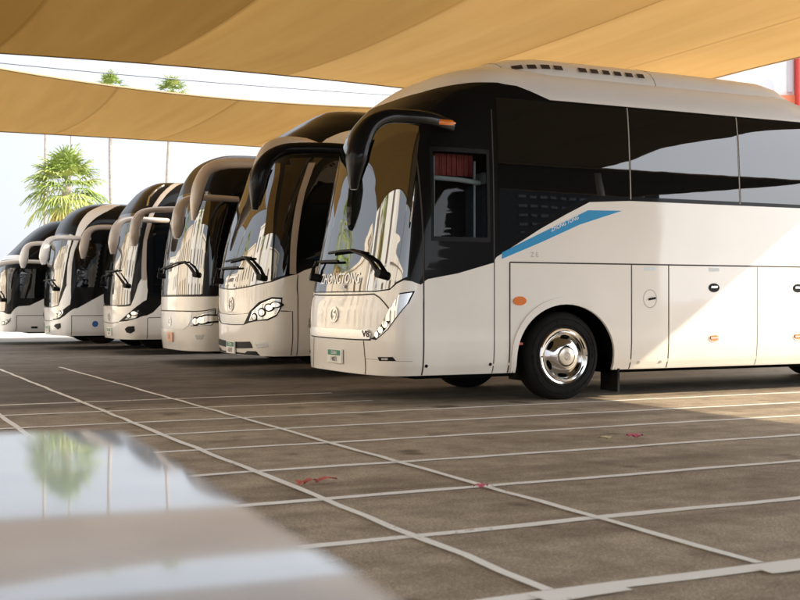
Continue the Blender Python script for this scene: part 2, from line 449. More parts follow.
# ------------------------------------------------------------------ nearest coach
PROF_A = [(.33,.33,.002,1.22,.44),(.45,.45,.006,1.26,.45),(.7,.7,.004,1.275,.46),(1.0,1.0,.013,1.275,.46),(1.3,1.3,.059,1.275,.47),(1.8,1.8,.152,1.272,.52),(2.4,2.4,.253,1.26,.60),(2.9,2.9,.341,1.235,.68),(3.2,3.2,.446,1.215,.75),(3.45,3.45,.64,1.185,.85),(3.6,3.6,.82,1.11,.9),(3.8,3.76,1.08,.97,.9),(4.0,3.86,1.38,.78,.85),(4.2,3.9,1.65,.45,.6),(4.4,3.91,1.85,.02,.1)]
LOW_A = [(0,1.236),(.372,1.237),(.578,1.258),(.661,1.325),(.753,1.362),(.864,1.351),(.969,1.315),(1.03,1.44),(1.067,1.572),(1.069,1.628),(1.112,1.955),(1.139,2.131),(1.165,2.285),(1.215,2.32)]
def coach_a():
    shp = Shell(PROF_A, 3.2)
    black = LOW_A + [(1.999, 2.34), (1.999, 3.445), (1.065, 3.445), (1.029, 3.533), (1.006, 3.585), (.94, 3.608), (.75, 3.588), (.582, 3.554), (.291, 3.495), (0, 3.485)]
    win = sidepoly(shp, [(.62, 1.84), (1.285, 1.84), (1.285, 2.77), (.64, 2.77)])
    root, sh, body = make_coach(5.29, 12.525, 'nearest white coach with a blue flash on its side and a black door surround', PROF_A, 3.2, WHITE, black, drop=(5.95, .3), hole=win, fancy=True)
    # windscreen, one curved pane round both corners
    g = [(0,1.25),(.372,1.25),(.575,1.272),(.655,1.345),(.745,1.385),(.79,1.40),(.75,1.65),(.709,1.907),(.643,2.51),(.60,2.95),(.55,3.06),(.3,3.13),(0,3.15)]
    ws = surf('windscreen', sh, full(g), GLASS, root, .005, gs=.03, gv=.05)
    skin_text('lettering', sh, 'ZHONGTONG', .17, 'front', (.05, 1.392), LETTER, ws, .011, wide=1.02)
    # lower front panel joint, bumper joints
    for q in (1, -1):
        for pts in ([(0, 1.205), (.2, 1.207), (.365, 1.215), (.451, 1.175), (.53, 1.12), (.604, 1.06)], [(.267, .698), (.284, .544), (.304, .402), (.31, .335)], [(.30, .505), (.5, .50), (.757, .493), (.95, .49)]):
            w = .016 if pts[0][0] != .30 else .006
            p = strip([(q*s, v) for s, v in pts], w, sh); surf('panel_joint', sh, p, SEAM if w > .01 else SOFT, root, .0025, gs=1, gv=1, skirt=False)
    ch = surf('chrome_strip', sh, full([(0,.715),(.2,.717),(.362,.724),(.38,.78),(.339,.822),(.2,.821),(0,.82)]), STRIPCH, root, .02)
    surf('strip_shadow', sh, full([(0,.700),(.2,.702),(.37,.706),(.364,.724),(.2,.717),(0,.715)]), SEAM, ch, .004, skirt=False)
    skin_text('lettering', sh, 'V8', .10, 'front', (-.80, .775), INK, ch, .024, wide=1.3)
    add_emblem(root, sh, .05, .98, .115, .088)
    for q in (1, -1):
        hl = [(.921,1.247),(.729,1.225),(.644,1.096),(.544,.945),(.369,.724),(.439,.715),(.601,.827),(.876,1.118)]
        hl = hl if q > 0 else mir(hl)
        h = surf('headlight', sh, hl, DARK, root, .006)
        cen = (sum(p[0] for p in hl)/8, sum(p[1] for p in hl)/8)
        inn = [(cen[0]+(s-cen[0])*.90, cen[1]+(v-cen[1])*.93) for s, v in hl]
        surf('lens', sh, inn, LENS, h, .012)
        lo = [(.55,.92),(.405,.74),(.445,.735),(.575,.83),(.645,.925)]
        lo = lo if q > 0 else mir(lo); surf('lamp_bezel', sh, lo, DARK, h, .015)
        for s, v, r in ((.46,.775,.032),(.515,.825,.036),(.575,.885,.036)):
            p = sh.P(q*s, v); e = surf('lamp_bowl', sh, ellipse_front(sh, p[1], v, r*.9, r, 14), CHROME, h, .021)
        fg = [(.465,.531),(.683,.538),(.735,.495),(.494,.489)]
        fg = fg if q > 0 else mir(fg); f = surf('fog_lamp', sh, fg, DARK, root, .006)
        c = [(.52,.522),(.62,.525),(.62,.503),(.53,.500)]; surf('fog_lens', sh, c if q > 0 else mir(c), CHROME, f, .011)
    add_plate(root, sh, -.02, .505, .42, .165, ('DUBAI', '14071'))
    add_wiper(root, sh, [(.457,1.422),(.38,1.50),(.315,1.569),(.198,1.641),(.067,1.697)], [(-.1,1.699),(-.002,1.709),(.065,1.708),(.167,1.677)])
    add_wiper(root, sh, [(-.346,1.42),(-.369,1.519),(-.298,1.602)], [(-.42,1.606),(-.122,1.602),(-.006,1.593)])
    # entrance door on the near side
    dp = sidepoly(sh, [(.50,.338),(1.365,.338),(1.365,1.0),(1.365,2.0),(1.365,3.0),(1.365,3.30),(.70,3.30),(.64,3.05),(.585,2.6),(.54,2.2),(.51,1.8),(.50,1.3),(.50,.8)])
    dblack = [(.95,1.303),(.969,1.312),(1.03,1.44),(1.09,1.64),(1.15,1.64),(1.15,3.4),(.5,3.4),(.5,1.303)]
    d = surf('door', sh, dp, [WHITE, BLACK], root, .006, [(1, dblack)], [win], gs=.03)
    fr = sidepoly(sh, [(.585,1.79),(1.32,1.79),(1.32,2.82),(.61,2.82)])
    surf('window_frame', sh, fr, DARK, d, .009, holes=[win], gs=.03)
    surf('pane', sh, win, PANE, d, -.012, skirt=False, gs=.03)
    for q in (.53, 1.33): surf('bolt', sh, ellipse_side(sh, q, .437, .018, .018, 12), DARK, d, .012)
    for x in (.493, 1.373):
        p = strip(vline(sh, x, .335, 3.28), .016, sh); surf('door_gap', sh, p, SEAM, root, .0015, gs=1, gv=1, skirt=False)
    # what shows inside through the door window
    def inx(name, c, dim, m, par, bev=.01):
        mb = MB(); mb.box(c, dim, bev=bev); return mb.build(name, m, par)
    mb = MB()
    mb.box((1.0, -.2, 1.0), (1.6, 1.2, .04)); mb.box((1.25, .4, 2.0), (1.1, .04, 2.0)); mb.box((1.82, -.4, 2.1), (.04, 1.6, 2.2)); mb.box((1.3, -.3, 3.0), (1.1, 1.4, .04)); mb.box((.62, .0, 1.9), (.04, .8, 1.7))
    cab = mb.build('cabin', CABIN, root)
    mb = MB()
    for k in range(24): mb.box((.74 + k*.022, -.98 + .012*math.sin(k*1.9), 2.66), (.026, .02, .24))
    mb.build('curtain', MAROON, cab)
    mb = MB(); mb.tube([(.60,-1.12,2.50),(1.0,-1.12,2.485),(1.28,-1.12,2.46)], .028, 8); mb.build('blind_roll', BLIND, cab, True)
    mb = MB(); mb.tube([(.72,-1.08,1.2),(.72,-1.08,2.74)], .011, 8); mb.tube([(1.22,-1.1,1.2),(1.22,-1.1,2.7)], .014, 8); mb.build('grab_rail', BLIND, cab, True)
    s = inx('seat', (1.30,-.72,1.75), (.5,.5,.14), SEATM, cab, .04); inx('seat_back', (1.50,-.72,2.12), (.14,.48,.72), SEATM, s, .05); inx('headrest', (1.52,-.72,2.53), (.10,.28,.18), BLIND, s, .04)
    inx('dashboard', (.72,-.5,1.72), (.26,.9,.22), CABIN, cab, .04)
    inx('partition', (1.0,.1,2.2), (.05,.5,.9), MAROON, cab)
    # side glazing on both sides, flush panes
    for q in (1, -1):
        panes = [[(1.44,1.73),(1.98,2.03),(2.33,2.21),(2.72,2.365),(3.235,2.365),(3.235,3.42),(1.44,3.42)]] + [[(a,2.37),(b,2.37),(b,3.42),(a,3.42)] for a, b in ((3.265,4.91),(4.94,6.6),(6.63,8.28),(8.31,9.96),(9.99,11.6))]
        for p in panes:
            p = sidepoly(sh, p); surf('side_window', sh, p if q > 0 else mir(p), SGLASS, root, .004, gs=.03)
        for x in (3.25, 4.925, 6.615, 8.295, 9.975):
            p = strip(vline(sh, x, 2.34, 3.43), .016, sh); surf('window_joint', sh, p if q > 0 else mir(p), SOFT, root, .0035, gs=1, gv=1, skirt=False)
        # blue flash with its lettering
        st = sidepoly(sh, [(1.47,1.607),(1.475,1.68),(1.98,1.905),(2.64,2.19),(3.12,2.20),(2.52,2.02),(1.98,1.80)])
        sf = surf('blue_flash', sh, st if q > 0 else mir(st), BLUE, root, .003, skirt=False)
        if q > 0:
            skin_text('lettering', sh, 'ZHONG TONG', .062, 'side', (2.31,2.025), WTEXT, sf, .006, ang=math.radians(23), shear=.3, wide=.95)
            skin_text('faint_lettering', sh, 'Z E', .075, 'side', (1.90,1.66), GREYTEXT, root, .004)
        # luggage doors with dark gaps round them
        zt, zl = 1.572, .345
        for a, b in ((1.575,3.25),(3.25,3.80),(3.80,5.19),(5.19,6.55),(6.55,7.60),(9.25,10.6),(10.6,11.7)):
            p = [(a+.009,zl),(b-.009,zl),(b-.009,zt-.009),(a+.009,zt-.009)]
            if a == 1.575:
                n = 24; p = [(a+.009,zl),(2.33-.665,zl)] + [(2.33-.665*math.cos(PI*k/n), .5+.60*math.sin(PI*k/n)) for k in range(n+1)] + [(2.33+.665,zl),(b-.009,zl),(b-.009,zt-.009),(a+.009,zt-.009)]
            p = sidepoly(sh, p); ld = surf('luggage_door' if a > 1.6 else 'wheel_panel', sh, p if q > 0 else mir(p), WHITE, root, .005, gs=.025)
            faint = a in (5.19,)
            gp = strip(vline(sh, a, .335, zt), .017, sh); surf('panel_gap', sh, gp if q > 0 else mir(gp), SOFT if faint else SEAM, root, .001, gs=1, gv=1, skirt=False)
            gp = strip([(sh.sx(x, zt), zt) for x in (a, (2*a+b)/3, (a+2*b)/3, b)], .017, sh); surf('panel_gap', sh, gp if q > 0 else mir(gp), SEAM, root, .001, gs=1, gv=1, skirt=False)
            if a >= 3.8:
                cx = (a+b)/2
                for z, m in ((1.30, None), (.685, AMBER)):
                    e = ellipse_side(sh, cx, z, .085, .055); hb = surf('door_handle', sh, e if q > 0 else mir(e), CHROME if m else DARK, ld, .010)
                    if m:
                        e = ellipse_side(sh, cx, z, .065, .035); surf('side_marker', sh, e if q > 0 else mir(e), m, hb, .020)
                        e = sidepoly(sh, [(cx-.06,z-.008),(cx+.06,z-.008),(cx+.06,z+.008),(cx-.06,z+.008)]); surf('marker_bar', sh, e if q > 0 else mir(e), CHROME, hb, .024)
                    else:
                        e = sidepoly(sh, [(cx-.055,z-.004),(cx+.045,z-.004),(cx+.055,z+.022),(cx-.045,z+.022)]); surf('handle_grip', sh, e if q > 0 else mir(e), SILVER, hb, .018)
                e = sidepoly(sh, [(cx-.08,1.50),(cx+.08,1.50),(cx+.08,1.545),(cx-.08,1.545)]); surf('sticker', sh, e if q > 0 else mir(e), STICK, ld, .007, skirt=False)
            if a == 3.25:
                ring = surf('filler_flap', sh, ellipse_side(sh, 3.52, 1.165, .10, .11, 28) if q > 0 else mir(ellipse_side(sh, 3.52, 1.165, .10, .11, 28)), SOFT, ld, .0065, holes=[ellipse_side(sh, 3.52, 1.165, .093, .103, 28) if q > 0 else mir(ellipse_side(sh, 3.52, 1.165, .093, .103, 28))], gs=1, gv=1, skirt=False)
                e = sidepoly(sh, [(3.50,1.145),(3.56,1.155),(3.60,1.16),(3.60,1.185),(3.56,1.18),(3.50,1.17)]); surf('key_lock', sh, e if q > 0 else mir(e), DARK, ld, .016)
                for x in (3.37, 3.69): surf('bolt', sh, ellipse_side(sh, x, .412, .016, .016, 12) if q > 0 else mir(ellipse_side(sh, x, .412, .016, .016, 12)), SILVER, ld, .012)
                e = sidepoly(sh, [(3.44,1.50),(3.60,1.50),(3.60,1.545),(3.44,1.545)]); surf('sticker', sh, e if q > 0 else mir(e), STICK, ld, .007, skirt=False)
        # flared wheel arch lips
        for cx in (2.33, 8.43):
            n = 28; o_ = [(cx-.735*math.cos(PI*k/n), .5+.685*math.sin(PI*k/n)) for k in range(n+1)]; i_ = [(cx-.667*math.cos(PI*k/n), .5+.602*math.sin(PI*k/n)) for k in range(n+1)]
            o_ = [(cx-.725,.34)] + o_ + [(cx+.725,.34)]; i_ = [(cx-.667,.34)] + i_ + [(cx+.667,.34)]
            p = sidepoly(sh, o_ + i_[::-1]); surf('wheel_arch', sh, p if q > 0 else mir(p), WHITE, root, .022, gs=.02, gv=.03)
        e = ellipse_side(sh, 1.70, 1.14, .085, .05); mk = surf('side_marker', sh, e if q > 0 else mir(e), AMBER, root, .018)
        e = sidepoly(sh, [(1.62,.645),(1.74,.645),(1.74,.672),(1.62,.672)]); surf('side_reflector', sh, e if q > 0 else mir(e), REDL, root, .012)
        add_mirror(root, [(.86,1.22,3.06),(.5,1.38,3.09),(.11,1.46,3.08),(-.08,1.50,3.05),(-.25,1.52,2.96),(-.36,1.53,2.80),(-.42,1.54,2.58),(-.45,1.54,2.28)], [(.05,.075),(.06,.075),(.06,.075),(.08,.08),(.11,.09),(.13,.105),(.13,.10),(.05,.03)], BLACK, q, indicator=(.70,1.37,3.065))
    for q in (1, -1):
        mb = MB(); mb.box((3.10, q*1.06, .26), (.03, .34, .38)); mb.build('mudflap', RUBBER, root)
    # air conditioning fairing on the roof with its vents
    st = [(1.30,3.66,.50),(1.5,3.84,.66),(1.75,3.965,.80),(2.0,4.03,.90),(2.3,4.06,.95),(3.0,4.065,.955),(4.2,4.065,.955),(5.0,4.06,.955),(5.7,4.05,.94),(5.95,4.00,.92),(6.15,3.88,.90),(6.3,3.70,.88)]
    vs = []; fs = []; m = 25
    for x, zt, w in st:
        for k in range(m):
            a = PI * k / (m - 1); c, d = math.cos(a), math.sin(a)
            y = -w * math.copysign(abs(c) ** .55, c); z = 3.60 + (zt - 3.60) * d ** .62; vs.append((x, y, z))
    for i in range(len(st) - 1):
        for k in range(m - 1): fs.append((i*m+k, i*m+k+1, (i+1)*m+k+1, (i+1)*m+k))
    fs.append(tuple(range(m))); fs.append(tuple((len(st)-1)*m + k for k in range(m))[::-1])
    mb = MB(); mb.add(vs, fs); fair = mb.build('roof_fairing', ROOFW, root, True, 45)
    def fair_pt(x, k):
        for i in range(len(st) - 1):
            if st[i][0] <= x <= st[i+1][0]:
                t = (x - st[i][0]) / (st[i+1][0] - st[i][0]); zt = st[i][1] + (st[i+1][1]-st[i][1])*t; w = st[i][2] + (st[i+1][2]-st[i][2])*t
        a = PI*k; return Vector((x, -w*math.cos(a)**.55, 3.60 + (zt-3.60)*math.sin(a)**.62))
    for a, b in VENTS:
        for q in (1, -1):
            P = [fair_pt(a, .125), fair_pt(b, .125), fair_pt(b, .178), fair_pt(a, .178)]
            n = (P[1]-P[0]).cross(P[3]-P[0]).normalized(); n = n if n.y < 0 else -n
            P = [p + n*.016 for p in P]; In = [p + n*.004 for p in P]; c = sum(P, Vector())/4
            if q < 0: P = [Vector((p.x, -p.y, p.z)) for p in P]
            mesh_obj('roof_vent', P, [(0,1,2,3)], VENT, fair)
    for x in (1.76, 3.83):
        mb = MB(); mb.tube([fair_pt(x + .10*(.5-k), k) + Vector((0,0,0)) for k in (.03,.08,.14,.2,.28,.36,.44)], .006, 6); mb.build('fairing_joint', SOFT, fair)
    return root
VENT = mat('dark_vent', (.045, .03, .025), .7, noise=(30, .4))
VENTS = [(1.886,2.009),(2.063,2.18),(2.236,2.354),(2.41,2.529),(2.756,2.871),(2.929,3.038),(3.104,3.206),(3.273,3.377),(3.444,3.549),(3.616,3.722)]
PANE = bpy.data.materials.new('door_pane_glass'); PANE.use_nodes = True
_n = PANE.node_tree; _n.nodes.remove(_n.nodes['Principled BSDF'])
_t = _n.nodes.new('ShaderNodeBsdfTransparent'); _t.inputs[0].default_value = (.75, .80, .82, 1)
_g = _n.nodes.new('ShaderNodeBsdfGlossy'); _g.inputs['Roughness'].default_value = .02
_f = _n.nodes.new('ShaderNodeFresnel'); _f.inputs[0].default_value = 1.32
_x = _n.nodes.new('ShaderNodeMixShader'); _n.links.new(_f.outputs[0], _x.inputs[0]); _n.links.new(_t.outputs[0], _x.inputs[1]); _n.links.new(_g.outputs[0], _x.inputs[2])
_n.links.new(_x.outputs[0], _n.nodes['Material Output'].inputs[0])
coach_a()
# ------------------------------------------------------------------ second coach: big triangular headlights, black dome
PROF_B = [(.33,.33,.02,1.22,.56),(.45,.45,.014,1.26,.57),(.7,.7,.012,1.275,.58),(1.0,1.0,.008,1.275,.58),(1.3,1.3,.010,1.275,.58),(1.8,1.8,.079,1.272,.6),(2.4,2.4,.217,1.26,.65),(2.9,2.9,.390,1.235,.7),(3.2,3.25,.51,1.215,.76),(3.45,3.52,.64,1.185,.85),(3.6,3.7,.824,1.11,.9),(3.8,3.88,1.107,.97,.9),(4.0,4.02,1.342,.78,.85),(4.2,4.1,1.52,.45,.6),(4.4,4.12,1.7,.02,.1)]
def side_panes(root, sh, spans, z0, z1, slope=None):
    for q in (1, -1):
        for a, b in spans:
            p = sidepoly(sh, [(a, z0), (b, z0), (b, z1), (a, z1)]); surf('side_window', sh, p if q > 0 else mir(p), SGLASS, root, .004, gs=.05, gv=.1)
def seams(root, sh, lines, w=.015, m=None):
    for pts in lines:
        for q in (1, -1):
            surf('panel_joint', sh, strip([(q*s, v) for s, v in pts], w, sh), m or SEAM, root, .002, gs=1, gv=1, skirt=False)
def lens_pair(root, sh, poly, base, bowls, inset=.88, off=.006):
    for q in (1, -1):
        p = poly if q > 0 else mir(poly); h = surf('headlight', sh, p, base, root, off)
        cs = (sum(a for a, b in p)/len(p), sum(b for a, b in p)/len(p))
        surf('lens', sh, [(cs[0]+(a-cs[0])*inset, cs[1]+(b-cs[1])*inset) for a, b in p], LENS, h, off + .006)
        for s, v, r in bowls:
            y = sh.P(q*s, v)[1]
            surf('lamp_bezel', sh, ellipse_front(sh, y, v, r*1.25, r*1.25, 16), DARK, h, off + .009, gs=1, gv=1)
            surf('lamp_bowl', sh, ellipse_front(sh, y, v, r*.85, r*.85, 14), CHROME, h, off + .014, gs=1, gv=1)
def patch_pair(name, root, sh, poly, m, off):
    return [surf(name, sh, poly if q > 0 else mir(poly), m, root, off) for q in (1, -1)]
MIRB = mat('shaded_white_beige', (.58, .49, .41), .35, coat=.7, coat_rough=.05, noise=(3, .05))  # mirror white toned down to beige for the shade on it
def coach_b():
    low = [(0,1.303),(.301,1.342),(.689,1.411),(.99,1.521),(1.025,1.649),(1.054,1.743),(1.10,1.95),(1.16,2.2),(1.22,2.32)]
    black = low + [(1.999,2.34),(1.999,3.42),(1.25,3.42),(1.25,4.399),(0,4.399)]
    wedge = [(.752,3.36),(.789,3.468),(.866,3.554),(.937,3.608),(1.05,3.66),(1.2,3.68),(1.2,3.34),(1.012,3.325),(.90,3.315)]
    root, sh, body = make_coach(5.56, 17.275, 'white coach beside the nearest one with large triangular headlights and a black domed brow', PROF_B, 3.0, WHITE, black, [(0, wedge)])
    g = [(0,1.325),(.301,1.362),(.670,1.425),(.575,2.026),(.431,2.631),(.34,3.05),(.3,3.15),(0,3.2)]
    surf('windscreen', sh, full(g), GLASS, root, .005, gs=.03, gv=.05)
    patch_pair('quarter_window', root, sh, [(.70,1.46),(.90,1.52),(.81,2.17),(.735,2.75),(.70,3.10),(.40,3.12),(.50,2.65),(.60,2.1)], SGLASS, .004)
    patch_pair('pillar_trim', root, sh, [(.743,3.13),(.758,2.754),(.832,2.169),(.928,1.528),(.989,1.524),(.915,2.171),(.838,2.754),(.826,3.131)], TAUPE, .012)
    side_panes(root, sh, [(.62,1.45)], 1.75, 3.2); side_panes(root, sh, [(1.5,3.2),(3.23,4.9),(4.93,6.6),(6.63,8.3),(8.33,10),(10.03,11.6)], 2.38, 3.38)
    hs = [(.181,.792),(.301,.988),(.469,1.121),(.696,1.194),(.858,1.186),(.843,1.034),(.774,.918),(.624,.852),(.428,.843)]
    patch_pair('headlight_surround', root, sh, hs, DARK, .004)
    lens_pair(root, sh, [(.285,.84),(.352,.984),(.511,1.096),(.696,1.165),(.836,1.16),(.827,1.049),(.766,.94),(.621,.877),(.428,.857)], CHROME, [(.40,.90,.05),(.53,.97,.055),(.65,1.04,.05),(.75,1.08,.04)], .92, .008)
    gr = surf('grille_panel', sh, full([(0,.80),(.2,.815),(.281,.951),(0,.925)]), SILVER, root, .006)
    seams(root, sh, [[(0,.775),(.181,.785),(.30,.83)], [(0,.925),(.15,.935),(.281,.955)], [(.975,.34),(.975,.6),(.975,.983),(.90,.988),(.828,.991)], [(sh.sx(.605,z),z) for z in (.34,.6,.9,1.2,1.52)]])
    surf('lower_grille', sh, full([(0,.415),(.358,.444),(.33,.5),(.297,.537),(0,.515)]), DARK, root, .005)
    patch_pair('fog_lamp', root, sh, [(.393,.519),(.61,.532),(.64,.46),(.434,.447)], SILVER, .008)
    surf('bumper_lip', sh, full([(0,.335),(.5,.335),(.42,.40),(.25,.395),(.2,.36),(0,.36)]), DARK, root, .004)
    add_plate(root, sh, -.02, .43, .40, .19, ('DUBAI', '16215'))
    add_emblem(root, sh, .0, 1.089, .12, .11)
    add_wiper(root, sh, [(.526,1.471),(.405,1.619),(.222,1.76),(.143,1.779)], [(-.078,1.742),(.021,1.76),(.181,1.777),(.297,1.764)])
    add_wiper(root, sh, [(-.30,1.45),(-.31,1.56),(-.29,1.644)], [(-.34,1.63),(-.038,1.638),(.087,1.632)])
    for q in (1, -1):
        add_mirror(root, [(1.02,1.18,3.40),(.70,1.34,3.42),(.34,1.46,3.40),(.08,1.50,3.29),(-.05,1.52,3.05),(-.11,1.53,2.78),(-.15,1.53,2.46)], [(.04,.05),(.05,.085),(.06,.09),(.09,.095),(.12,.10),(.12,.09),(.06,.03)], MIRB, q)
# ------------------------------------------------------------------ third coach: older rounded front, square headlights
PROF_C = [(.26,.26,-.05,1.22,.5),(.45,.45,-.072,1.26,.52),(.7,.7,-.078,1.275,.53),(1.0,1.0,-.080,1.275,.53),(1.3,1.3,-.068,1.275,.53),(1.8,1.8,-.034,1.272,.55),(2.4,2.4,.049,1.26,.6),(2.9,2.9,.165,1.235,.65),(3.1,3.1,.225,1.22,.7),(3.3,3.3,.295,1.19,.75),(3.45,3.45,.37,1.12,.8),(3.6,3.6,.48,1.0,.85),(3.8,3.72,.66,.8,.8),(4.0,3.78,.85,.45,.6),(4.2,3.8,1.0,.02,.1)]
def coach_c():
    low = [(0,1.22),(.199,1.22),(.685,1.219),(.986,1.219),(1.06,1.22),(1.12,1.6),(1.2,1.9)]
    black = low + [(1.999,1.9),(1.999,3.2),(1.25,3.2),(1.25,4.19),(0,4.19)]
    root, sh, body = make_coach(5.66, 20.9, 'rounded white coach with square headlights and a straight bumper joint, third in the row', PROF_C, 3.0, WHITE, black)
    g = [(0,1.245),(.68,1.245),(.735,1.26),(.735,1.6),(.715,2.015),(.655,2.627),(.60,2.98),(.5,3.05),(0,3.08)]
    surf('windscreen', sh, full(g), GLASS, root, .005, gs=.03, gv=.05)
    side_panes(root, sh, [(.28,.62)], 1.4, 2.95); side_panes(root, sh, [(.68,1.5)], 1.5, 3.0); side_panes(root, sh, [(1.55,3.4),(3.43,5.2),(5.23,7),(7.03,8.8),(8.83,11.5)], 2.0, 3.15)
    seams(root, sh, [[(0,.955),(.3,.955),(.6,.952),(.8,.965),(.976,1.0)], [(0,1.218),(.5,1.217),(.98,1.217)]], .018)
    surf('front_trim', sh, full([(0,.62),(.30,.63),(.42,.70),(.49,.80),(.52,.93),(0,.935)]), SILVER, root, .008)
    lens_pair(root, sh, [(.505,.851),(.65,.882),(.976,.986),(.962,.775),(.914,.71),(.485,.695)], DARK, [(.60,.78,.065),(.73,.80,.065),(.86,.83,.06)], .94)
    patch_pair('indicator', root, sh, [(.50,.71),(.55,.71),(.55,.845),(.515,.845)], STICK, .018)
    add_emblem(root, sh, -.02, .765, .10, .085, CHROME)
    add_plate(root, sh, -.05, .485, .36, .17, ('', '21'), m=ORANGEP, green=False)
    patch_pair('fog_lamp', root, sh, [(.581,.544),(.777,.554),(.75,.476),(.63,.466)], SILVER, .008)
    add_wiper(root, sh, [(.612,1.583),(.481,1.724),(.35,1.798)], [(-.026,1.752),(.145,1.807),(.348,1.815)])
    add_wiper(root, sh, [(-.32,1.6),(-.31,1.7),(-.26,1.747)], [(-.29,1.711),(-.15,1.73),(-.026,1.752)])
    for q in (1, -1):
        add_mirror(root, [(.80,1.2,2.91),(.30,1.40,2.90),(-.04,1.48,2.88),(-.24,1.52,2.80),(-.33,1.53,2.62),(-.36,1.53,2.40),(-.37,1.53,2.18)], [(.05,.055),(.05,.055),(.06,.055),(.10,.075),(.13,.10),(.13,.10),(.08,.04)], TAUPE, q)
# ------------------------------------------------------------------ fourth and fifth coach: the same swept front, two builds
PROF_D = [(.33,.33,.015,1.22,.46),(.45,.45,.003,1.26,.47),(.7,.7,-.010,1.275,.48),(1.0,1.0,-.014,1.275,.48),(1.3,1.3,-.002,1.275,.5),(1.8,1.8,.041,1.272,.53),(2.4,2.4,.14,1.26,.58),(2.8,2.8,.227,1.235,.63),(3.0,3.0,.305,1.22,.7),(3.2,3.2,.435,1.19,.75),(3.35,3.35,.55,1.12,.8),(3.5,3.5,.685,1.0,.85),(3.7,3.63,.87,.8,.8),(3.9,3.69,1.02,.45,.6),(4.1,3.71,1.15,.02,.1)]
PROF_E = [(.33,.33,.034,1.22,.38),(.45,.45,.024,1.26,.4),(.7,.7,.016,1.275,.42),(1.0,1.0,.014,1.275,.42),(1.3,1.3,.02,1.275,.44),(1.8,1.8,.059,1.272,.5),(2.2,2.2,.117,1.26,.55),(2.5,2.5,.185,1.24,.6),(2.8,2.8,.27,1.22,.66),(3.0,3.0,.36,1.19,.72),(3.15,3.15,.469,1.12,.78),(3.3,3.27,.61,1.0,.8),(3.5,3.38,.82,.8,.8),(3.7,3.44,1.1,.45,.6),(3.9,3.46,1.5,.02,.1)]
def swept(nose, yc, label, prof, white, low, low2, band, glass, head, fog, mirrors, wip, top, extra=None, arch_to=None):
    black = [(0, low[0][1])] + low[:1] + low + low2[1:] + [(1.10, low2[-1][1] + .55), (1.2, 1.95), (1.999, 1.95), (1.999, prof[9][0]), (1.2, prof[9][0]), (1.2, prof[-1][0]-.005), (0, prof[-1][0]-.005)]
    # the white part of the front sweeps up beside the windscreen: low goes up and comes back, low2 is the lower edge of the black slash
    root, sh, body = make_coach(nose, yc, label, prof, 3.0, white, black)
    surf('windscreen', sh, full(glass), GLASS, root, .005, gs=.03, gv=.05)
    patch_pair('roof_arch_trim', root, sh, band, TAUPE if white is WHITE else white, .012)
    lens_pair(root, sh, head, DARK, [((head[0][0]*.62+head[3][0]*.38), (head[0][1]*.62+head[3][1]*.38)+.0, .04), ((head[0][0]*.3+head[3][0]*.7), (head[0][1]*.3+head[3][1]*.7)-.012, .045)], .9, .008)
    for f in patch_pair('fog_lamp', root, sh, fog, DARK, .008): pass
    for q in (1, -1): add_mirror(root, mirrors[0], mirrors[1], TAUPE if white is WHITE else white, q)
    for a, b in wip: add_wiper(root, sh, a, b)
    return root, sh
def coach_d():
    low = [(.25,1.022),(.519,1.026),(.699,1.047),(.76,1.18),(.803,1.315),(.833,1.46),(.883,1.584),(.984,1.585),(1.0,1.357),(1.0,1.15),(.92,1.067),(.67,.902),(.284,.689)]
    low2 = [(.284,.689),(.586,.715),(.851,.768),(1.002,.829),(1.013,.891),(1.029,1.077)]
    band = [(.894,1.584),(.838,1.978),(.779,2.395),(.775,2.709),(.69,3.10),(.66,3.37),(.68,3.60),(.72,3.75),(.84,3.75),(.79,3.60),(.76,3.40),(.776,3.12),(.865,2.709),(.853,2.395),(.927,1.979),(.984,1.585)]
    gl = [(0,1.045),(.519,1.048),(.675,1.07),(.66,1.3),(.70,1.729),(.68,2.291),(.655,2.773),(.60,2.95),(0,3.0)]
    hd = [(.476,.734),(.667,.83),(.832,.902),(.902,.954),(.91,.861),(.827,.778),(.663,.747)]
    fg = [(.498,.548),(.596,.601),(.782,.613),(.793,.509),(.68,.457),(.559,.476)]
    mr = ([(.98,1.18,2.81),(.45,1.40,2.80),(.05,1.48,2.79),(-.14,1.52,2.70),(-.22,1.53,2.52),(-.26,1.53,2.30),(-.27,1.53,2.08)], [(.05,.055),(.05,.06),(.06,.06),(.10,.08),(.13,.10),(.13,.10),(.08,.04)])
    wp = [([(.568,1.44),(.426,1.567),(.23,1.718)], [(-.103,1.761),(.051,1.758),(.255,1.77)]), ([(-.32,1.5),(-.31,1.62),(-.214,1.678)], [(-.30,1.66),(-.15,1.675),(-.001,1.688)])]
    root, sh = swept(5.47, 25.4, 'white coach with a black slash beside slanted headlights, fourth in the row', PROF_D, WHITE, low, low2, band, gl, hd, fg, mr, wp, None)
    patch_pair('trim_strip', root, sh, [(.537,3.119),(.417,3.325),(.428,3.483),(.48,3.65),(.52,3.65),(.47,3.483),(.46,3.325),(.575,3.119)], CHROME, .012)
    seams(root, sh, [[(0,.655),(.15,.67),(.284,.686)], [(sh.sx(.5,z),z) for z in (.34,.5,.65,.78)], [(1.004,.78),(1.03,.79),(1.2,.79),(1.5,.79)], [(.25,1.016),(.5,1.02),(.69,1.04)]])
    add_emblem(root, sh, 0, .79, .10, .09)
    add_plate(root, sh, -.03, .47, .36, .17, ('DUBAI', '12608'))
    side_panes(root, sh, [(.62,1.45)], 1.3, 2.75); side_panes(root, sh, [(1.5,3.2),(3.23,4.9),(4.93,6.6),(6.63,8.3),(8.33,11)], 2.05, 2.95)
